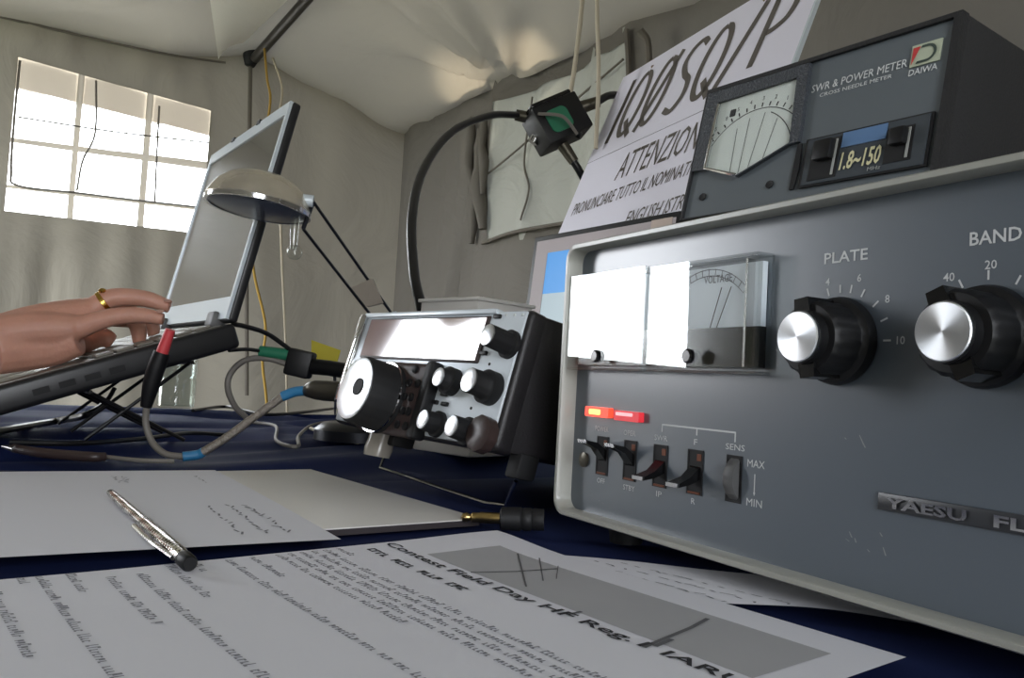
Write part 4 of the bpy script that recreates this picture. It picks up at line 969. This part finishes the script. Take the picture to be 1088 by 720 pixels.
gc = thing('green_connector', 'green plug and black adapter hanging behind the tuning dial', 'connector')
MB().tube([at(276, 373, 0.92), at(308, 377, 0.92)], [0.0062, 0.0068, 0.0075, 0.0070], 12, 0).build('green_plug', 'green', gc)
ab = at(319, 386, 0.92)
MB(Matrix.Translation(ab) @ Matrix.Rotation(math.radians(10), 4, 'Y')).box(-0.014, 0.014, -0.012, 0.012, -0.015, 0.015, 0.003).build('adapter', 'black', gc)
MB().tube([at(330, 389, 0.92), at(350, 391, 0.91), at(380, 396, 0.90)], [0.0088, 0.0085, 0.0085], 12, 0).build('adapter_plug', 'black', gc)
tag(MB().tube([at(243, 372, 0.875), at(262, 371, 0.90), at(279, 373, 0.92)], 0.0021, 8).build('laptop_lead', 'cable'), 'thin black lead running straight from the laptop to the green plug', 'cable')
tag(MB().tube([at(246, 344, 0.865), at(262, 347, 0.875), at(285, 355, 0.90), at(312, 374, 0.92)], 0.0026, 8).build('laptop_lead', 'cable'), 'black lead sagging from the laptop hinge to the black adapter', 'cable')
tag(MB().tube([at(306, 387, 0.92), at(285, 381, 0.92), at(262, 382, 0.92), at(246, 395, 0.92), at(242, 412, 0.92), at(250, 432, 0.93), at(266, 447, 0.95)], 0.0034, 10).build('looped_cable', 'grey_cord'), 'grey cable looping down to the table from the black adapter', 'cable')
yt = at(346, 374, 1.02)
q = [at(331, 361, 1.02), at(362, 372, 1.02), at(358, 386, 1.02), at(331, 382, 1.02)]
bb = MB(); bb.rings([[p + Vector((0, s_, 0)) for p in q] for s_ in (-0.0012, 0.0012)])
ytag = thing('yellow_tag', 'yellow tag sticking up behind the tuning dial', 'tag'); bb.build('tag_label', 'yellow', ytag, smooth=0)
MB().tube([at(352, 384, 1.02), at(356, 405, 1.02), on_z(356, 440, 0.004)], 0.002, 6).build('tag_wire', 'cable', ytag)

def lay(pts, r): return [on_z(px, py, r) if z is None else at(px, py, z) for px, py, z in pts]
tag(MB().tube(lay([(-30, 463, None), (20, 454, None), (60, 447, None), (90, 441, 0.95), (112, 427, 0.98), (122, 412, 0.99)], 0.004), [0.004, 0.004, 0.0042, 0.0038, 0.0026, 0.0026], 8).build('table_cable', 'cable'), 'black cable lying under the front of the laptop', 'cable')
pc = thing('table_lead', 'dark lead with a pale metal tip lying on the cloth at the far left', 'cable')
MB().tube(lay([(14, 476, None), (45, 481, None), (95, 485, None), (112, 485, None)], 0.0042), [0.0036, 0.0042, 0.0042, 0.0036], 10).build('lead_sleeve', 'dark_brown', pc)
MB().tube(lay([(3, 474, None), (16, 477, None)], 0.0042), [0.0015, 0.0028], 10, 0).build('lead_tip', 'steel', pc)
MB().tube(lay([(110, 485, None), (150, 489, None), (185, 490, None)], 0.003), 0.0018, 8).build('lead_wire', 'grey_cord', pc)
tag(MB().tube(lay([(10, 470, None), (80, 471, None), (150, 466, None), (200, 460, None), (240, 462, None)], 0.004), 0.0024, 8).build('table_cable', 'cable'), 'thin black cable lying across the cloth behind the pale-tipped lead', 'cable')
tag(MB().tube(lay([(262, 448, None), (292, 452, None), (294, 468, None), (316, 474, None), (318, 462, None), (336, 450, None), (372, 446, None)], 0.003), 0.0022, 8).build('table_cable', 'grey_cord'), 'thin grey cable kinked on the cloth left of the transceiver', 'cable')
tag(MB().tube(lay([(330, 455, None), (350, 462, None), (380, 470, None)], 0.003), 0.0024, 8).build('table_cable', 'white_cord'), 'short pale cable on the cloth beside the ribbed foot', 'cable')
tag(MB().tube(lay([(205, 436, None), (240, 432, None), (280, 440, None), (330, 437, None), (380, 430, None)], 0.003), 0.003, 8).build('table_cable', 'cable'), 'black cable lying along the far side of the cloth', 'cable')

# jack plug in front of the transceiver
p0, p1 = on_z(490, 549, 0.0060), on_z(578, 552, 0.0075)
ax = (p1 - p0).normalized(); ln_ = (p1 - p0).length
jp = thing('jack_plug', 'gold-tipped black headphone jack lying in front of the transceiver', 'plug', Matrix.Translation(p0))
MB().lathe([(0.0006, 0), (0.0022, 0.001), (0.0028, 0.003), (0.0018, 0.0055), (0.0029, 0.0065), (0.0029, ln_ * 0.22), (0.0033, ln_ * 0.23), (0.0033, ln_ * 0.50)], (0, 0, 0), ax, 16).build('jack_tip', 'brass', jp)
MB().lathe([(0.0029, ln_ * 0.25), (0.00315, ln_ * 0.255)], (0, 0, 0), ax, 16)
MB().lathe([(0.0046, ln_ * 0.47), (0.0066, ln_ * 0.49), (0.0068, ln_ * 0.72), (0.0060, ln_ * 0.74), (0.0066, ln_ * 0.76), (0.0066, ln_ * 0.84), (0.0058, ln_ * 0.86), (0.0064, ln_ * 0.88), (0.0062, ln_ * 1.0)], (0, 0, 0), ax, 20).build('jack_barrel', 'rubber', jp)

# ================================================================ PAPERS AND PEN
def letters(mb, P, u0, u1, v, h, rnd, word=(3, 9), gap=1.2, dens=0.62):
    """a line of small print: upright strokes grouped in words"""
    u = u0; cw = h * 0.62
    while u < u1:
        for _ in range(rnd.randint(*word)):
            if u > u1: break
            hh = h * rnd.choice((0.62, 0.68, 1.0, 0.66))
            k = rnd.random()
            w = cw * dens
            mb.poly([P(u, v), P(u + w * 0.42, v), P(u + w * 0.42, v - hh), P(u, v - hh)])
            if k > 0.35: mb.poly([P(u + w * 0.45, v - hh * (0.3 if k > .7 else .75)), P(u + w, v - hh * (0.3 if k > .7 else .75)), P(u + w, v - hh), P(u + w * 0.45, v - hh)])
            if k < 0.6: mb.poly([P(u + w * 0.5, v), P(u + w, v), P(u + w, v - hh * 0.25), P(u + w * 0.5, v - hh * 0.25)])
            u += cw
        u += cw * gap
rnd = random.Random(3)
# front sheet: u runs along its top edge, v down the page
FT = on_z(528, 566, 0.004); FB = on_z(963, 697, 0.003)
FE = Vector((FB.x - FT.x, FB.y - FT.y, 0)); FWD = FE.length; FE.normalize(); FV = Vector((FE.y, -FE.x, 0))
if FV.x > 0: FV = -FV
def front_z(u, v): return 0.0022 + 0.0022 * math.exp(-((u / 0.04) ** 2 + (v / 0.05) ** 2)) + 0.0010 * math.exp(-(u / 0.03) ** 2) + 0.0006 * math.sin(v * 22 + u * 9)
def FP(u, v, dz=0.0002):
    p = Vector((FT.x, FT.y, 0)) + FE * u + FV * v; p.z = front_z(u, v) + dz; return p
fs = thing('printed_sheet', 'printed white sheet with a grey picture header, nearest the camera', 'paper')
MB().grid(lambda a, b: FP(a * FWD, b * 0.33, 0), 30, 40).build('sheet', 'paper', fs, smooth=70)
def page_uv(px, py):
    p = on_z(px, py, 0.0026); d = p - Vector((FT.x, FT.y, 0)); return d.dot(FE), d.dot(FV)
a, b_, c_ = page_uv(535, 581), page_uv(457, 592), page_uv(875, 697)
hu0, hv0, hu1, hv1 = (a[0] + b_[0]) / 2, (a[1] + c_[1]) / 2, c_[0], b_[1]
hd_ = MB().grid(lambda p, q: FP(hu0 + (hu1 - hu0) * p, hv0 + (hv1 - hv0) * q, 0.00012), 16, 6).build('header_picture', 'paper_grey', fs)
sketch_ink = mat('sketch_ink', rgb(96, 96, 98), 0.8)
def stroke(pts, w):
    hm = MB()
    for (x0, y0), (x1, y1) in zip(pts, pts[1:]):
        A_, B_ = page_uv(x0, y0), page_uv(x1, y1); d = Vector((B_[0] - A_[0], B_[1] - A_[1])); d.normalize(); q = Vector((-d.y, d.x)) * w
        hm.poly([FP(A_[0] - q.x, A_[1] - q.y, 0.0003), FP(B_[0] - q.x, B_[1] - q.y, 0.0003), FP(B_[0] + q.x, B_[1] + q.y, 0.0003), FP(A_[0] + q.x, A_[1] + q.y, 0.0003)])
    hm.build('sketch_line', sketch_ink, hd_, smooth=0)
stroke([(500, 609), (550, 608), (592, 605)], 0.0006); stroke([(550, 590), (559, 624)], 0.0004); stroke([(573, 594), (577, 618)], 0.0003); stroke([(593, 602), (591, 616)], 0.0002)
stroke([(603, 653), (618, 650)], 0.0008); stroke([(684, 687), (712, 676), (735, 667), (752, 658)], 0.0009); stroke([(696, 686), (714, 679)], 0.0010)
# title and body text
tt = MB()
tt.text('Contest Field Day HF Reg.1 IARU', 0.004, -(hv1 + 0.0108), FWD * 0.93, 0.0078, bold=0.015, fn=lambda a, b: FP(a, -b, 0.0004))
tt.build('title_print', 'black_ink', fs, smooth=0)
bt_ = MB(); letters(bt_, lambda u, v: FP(u, v, 0.0003), 0.010, 0.086, hv1 + 0.0215, 0.0065, rnd, (3, 6), 1.4, 0.8); bt_.build('subtitle_print', 'black_ink', fs, smooth=0)
body = MB(); P = lambda u, v: FP(u, v, 0.0003)
v = hv1 + 0.034
letters(body, P, 0.004, 0.018, v, 0.0034, rnd); v += 0.0068
for k in range(5): letters(body, P, 0.004, FWD * (0.95 if k < 4 else 0.5), v, 0.0034, rnd); v += 0.0056
v += 0.006; letters(body, P, 0.004, 0.040, v, 0.0036, rnd); v += 0.0105
letters(body, P, 0.004, 0.21, v, 0.0036, rnd); v += 0.014
letters(body, P, 0.004, 0.018, v, 0.0038, rnd); v += 0.010
letters(body, P, 0.002, 0.055, v, 0.0038, rnd); v += 0.013
letters(body, P, 0.012, 0.19, v, 0.0038, rnd); v += 0.011
letters(body, P, 0.012, 0.075, v, 0.0036, rnd); v += 0.012
letters(body, P, 0.002, 0.030, v, 0.0036, rnd); v += 0.010
letters(body, P, 0.002, 0.17, v, 0.0036, rnd); v += 0.006
letters(body, P, 0.002, 0.010, v, 0.0036, rnd); v += 0.010
letters(body, P, 0.002, 0.095, v, 0.0036, rnd); v += 0.012
for k in range(4): letters(body, P, 0.002, FWD * 0.95, v, 0.0036, rnd); v += 0.0095
body.build('body_print', 'print_ink', fs, smooth=0)

# sheet at the left, slightly bowed
SA, SBk, SD = on_z(362, 577, 0.003), on_z(228, 502, 0.003), on_z(0, 598, 0.003)
SE = (SBk - SA); SLN = SE.length; SE.normalize(); SV = Vector((SE.y, -SE.x, 0)); SV = SV if SV.x < 0 else -SV
def left_z(u, v): return 0.0050 + 0.0035 * math.sin(PI * max(0, min(1, u / SLN))) * max(0, min(1, 0.2 + v * 6))
def SP(u, v, dz=0.0): 
    p = Vector((SA.x, SA.y, 0)) + SE * u + SV * v; p.z = left_z(u, v) + dz; return p
ls = thing('note_sheet', 'white sheet under the silver pen, with faint handwriting at its corner', 'paper')
MB().grid(lambda a, b: SP(a * SLN, b * 0.21), 24, 20).build('sheet', 'paper', ls, smooth=70)
w = MB()
def scribble(P, u0, u1, v, h, rnd):
    u = u0
    while u < u1:
        dx, dy = rnd.uniform(0.4, 1.0) * h, rnd.uniform(-0.5, 0.5) * h
        q = Vector((dy, -dx)).normalized() * h * 0.09
        w.poly([P(u - q.x, v - q.y), P(u + dx - q.x, v + dy - q.y), P(u + dx + q.x, v + dy + q.y), P(u + q.x, v + q.y)])
        u += rnd.uniform(0.5, 1.7) * h
for v_ in (0.020, 0.030, 0.042): scribble(lambda u, v: SP(u, v, 0.0003), 0.02, 0.10, v_, 0.006, rnd)
for v_ in (0.022, 0.070, 0.075): scribble(lambda u, v: SP(u, v, 0.0003), 0.20, 0.235, v_, 0.005, rnd)
w.build('handwriting', 'print_ink', ls, smooth=0)

# grey folder beneath that sheet
GA, GB_, GC = on_z(362, 569, 0.003), on_z(512, 553, 0.003), on_z(330, 500, 0.003)
gx = (GC - GB_); gl = gx.length; gx.normalize(); gy = Vector((gx.y, -gx.x, 0)); gy = gy if gy.x < 0 else -gy
fd = thing('document_folder', 'grey document folder lying half under the note sheet', 'folder', basis(Vector((GB_.x, GB_.y, -0.0005)), gx, -gy, (0, 0, 1)))
MB().box(0, gl, -0.16, 0, 0.0040, 0.0049, 0.0004).build('cover', 'folder', fd)
MB().box(0.001, gl, -0.159, -0.001, 0.0006, 0.0041).build('inner_pages', 'folder_edge', fd)

# sheet under the front edge of the amplifier
RA, RD = on_z(552, 584, 0.002), on_z(738, 636, 0.002); RE = on_z(950, 658, 0.002)
RW = (RE - RD) * 1.5; RU = RD - RA
rs = thing('log_sheet', 'sheet of notes tucked under the lower edge of the big amplifier', 'paper')
def RP(u, v, dz=0.0):
    p = RA + RU * u + RW * v; p.z = 0.0012 + 0.0022 * math.sin(PI * min(1, v * 1.15)) ** 2 * (0.3 + 0.7 * u) + dz
    return p
MB().grid(lambda a, b: RP(a, b), 20, 30).build('sheet', 'paper', rs, smooth=70)
w = MB()
for v_ in (0.13, 0.24, 0.35): scribble(lambda u, v: RP(min(.985, u / RU.length), min(.98, v / RW.length), 0.0004), 0.014, RU.length * .98, v_ * RW.length, 0.0056, rnd)
w.build('handwriting', 'print_ink', rs, smooth=0)

# pen
q0, q1 = on_z(116, 522, 0.0115), on_z(202, 599, 0.0062)
ax = (q1 - q0).normalized(); ln_ = (q1 - q0).length
pen_check = mat('chequered_chrome', rgb(210, 208, 205), 0.16, metal=1.0)
_n = pen_check.node_tree; _c = _n.nodes.new('ShaderNodeTexChecker'); _c.inputs['Scale'].default_value = 420
_c.inputs[1].default_value = rgb(228, 226, 222); _c.inputs[2].default_value = rgb(70, 54, 44)
_t = _n.nodes.new('ShaderNodeTexCoord'); _n.links.new(_t.outputs['Object'], _c.inputs[0]); _n.links.new(_c.outputs[0], _n.nodes['Principled BSDF'].inputs['Base Color'])
pen = thing('ballpoint_pen', 'chequered silver ballpoint pen lying across two sheets', 'pen', Matrix.Translation(q0))
MB().lathe([(0.0010, 0), (0.0018, 0.003), (0.0022, 0.012), (0.0025, 0.03), (0.0027, ln_ * 0.52)], (0, 0, 0), ax, 20).build('barrel', pen_check, pen)
MB().lathe([(0.0029, ln_ * 0.52), (0.0032, ln_ * 0.54), (0.0034, ln_ * 0.90), (0.0031, ln_ * 0.94)], (0, 0, 0), ax, 20).build('pen_cap', pen_check, pen)
MB().lathe([(0.0030, ln_ * 0.935), (0.0034, ln_ * 0.945), (0.0034, ln_ * 0.99), (0.0026, ln_)], (0, 0, 0), ax, 20).build('push_end', 'black', pen)
sd = ax.cross(Vector((0, 0, 1))).normalized()
sd = sd if sd.y < 0 or sd.x < 0 else -sd
cl0 = ax * ln_ * 0.55 + sd * 0.0046; cl1 = ax * ln_ * 0.93 + sd * 0.0036
MB().tube([cl0 + sd * 0.001, (cl0 + cl1) / 2 + sd * 0.0014, cl1], [0.0012, 0.0010, 0.0011], 8).build('clip', 'chrome', pen)
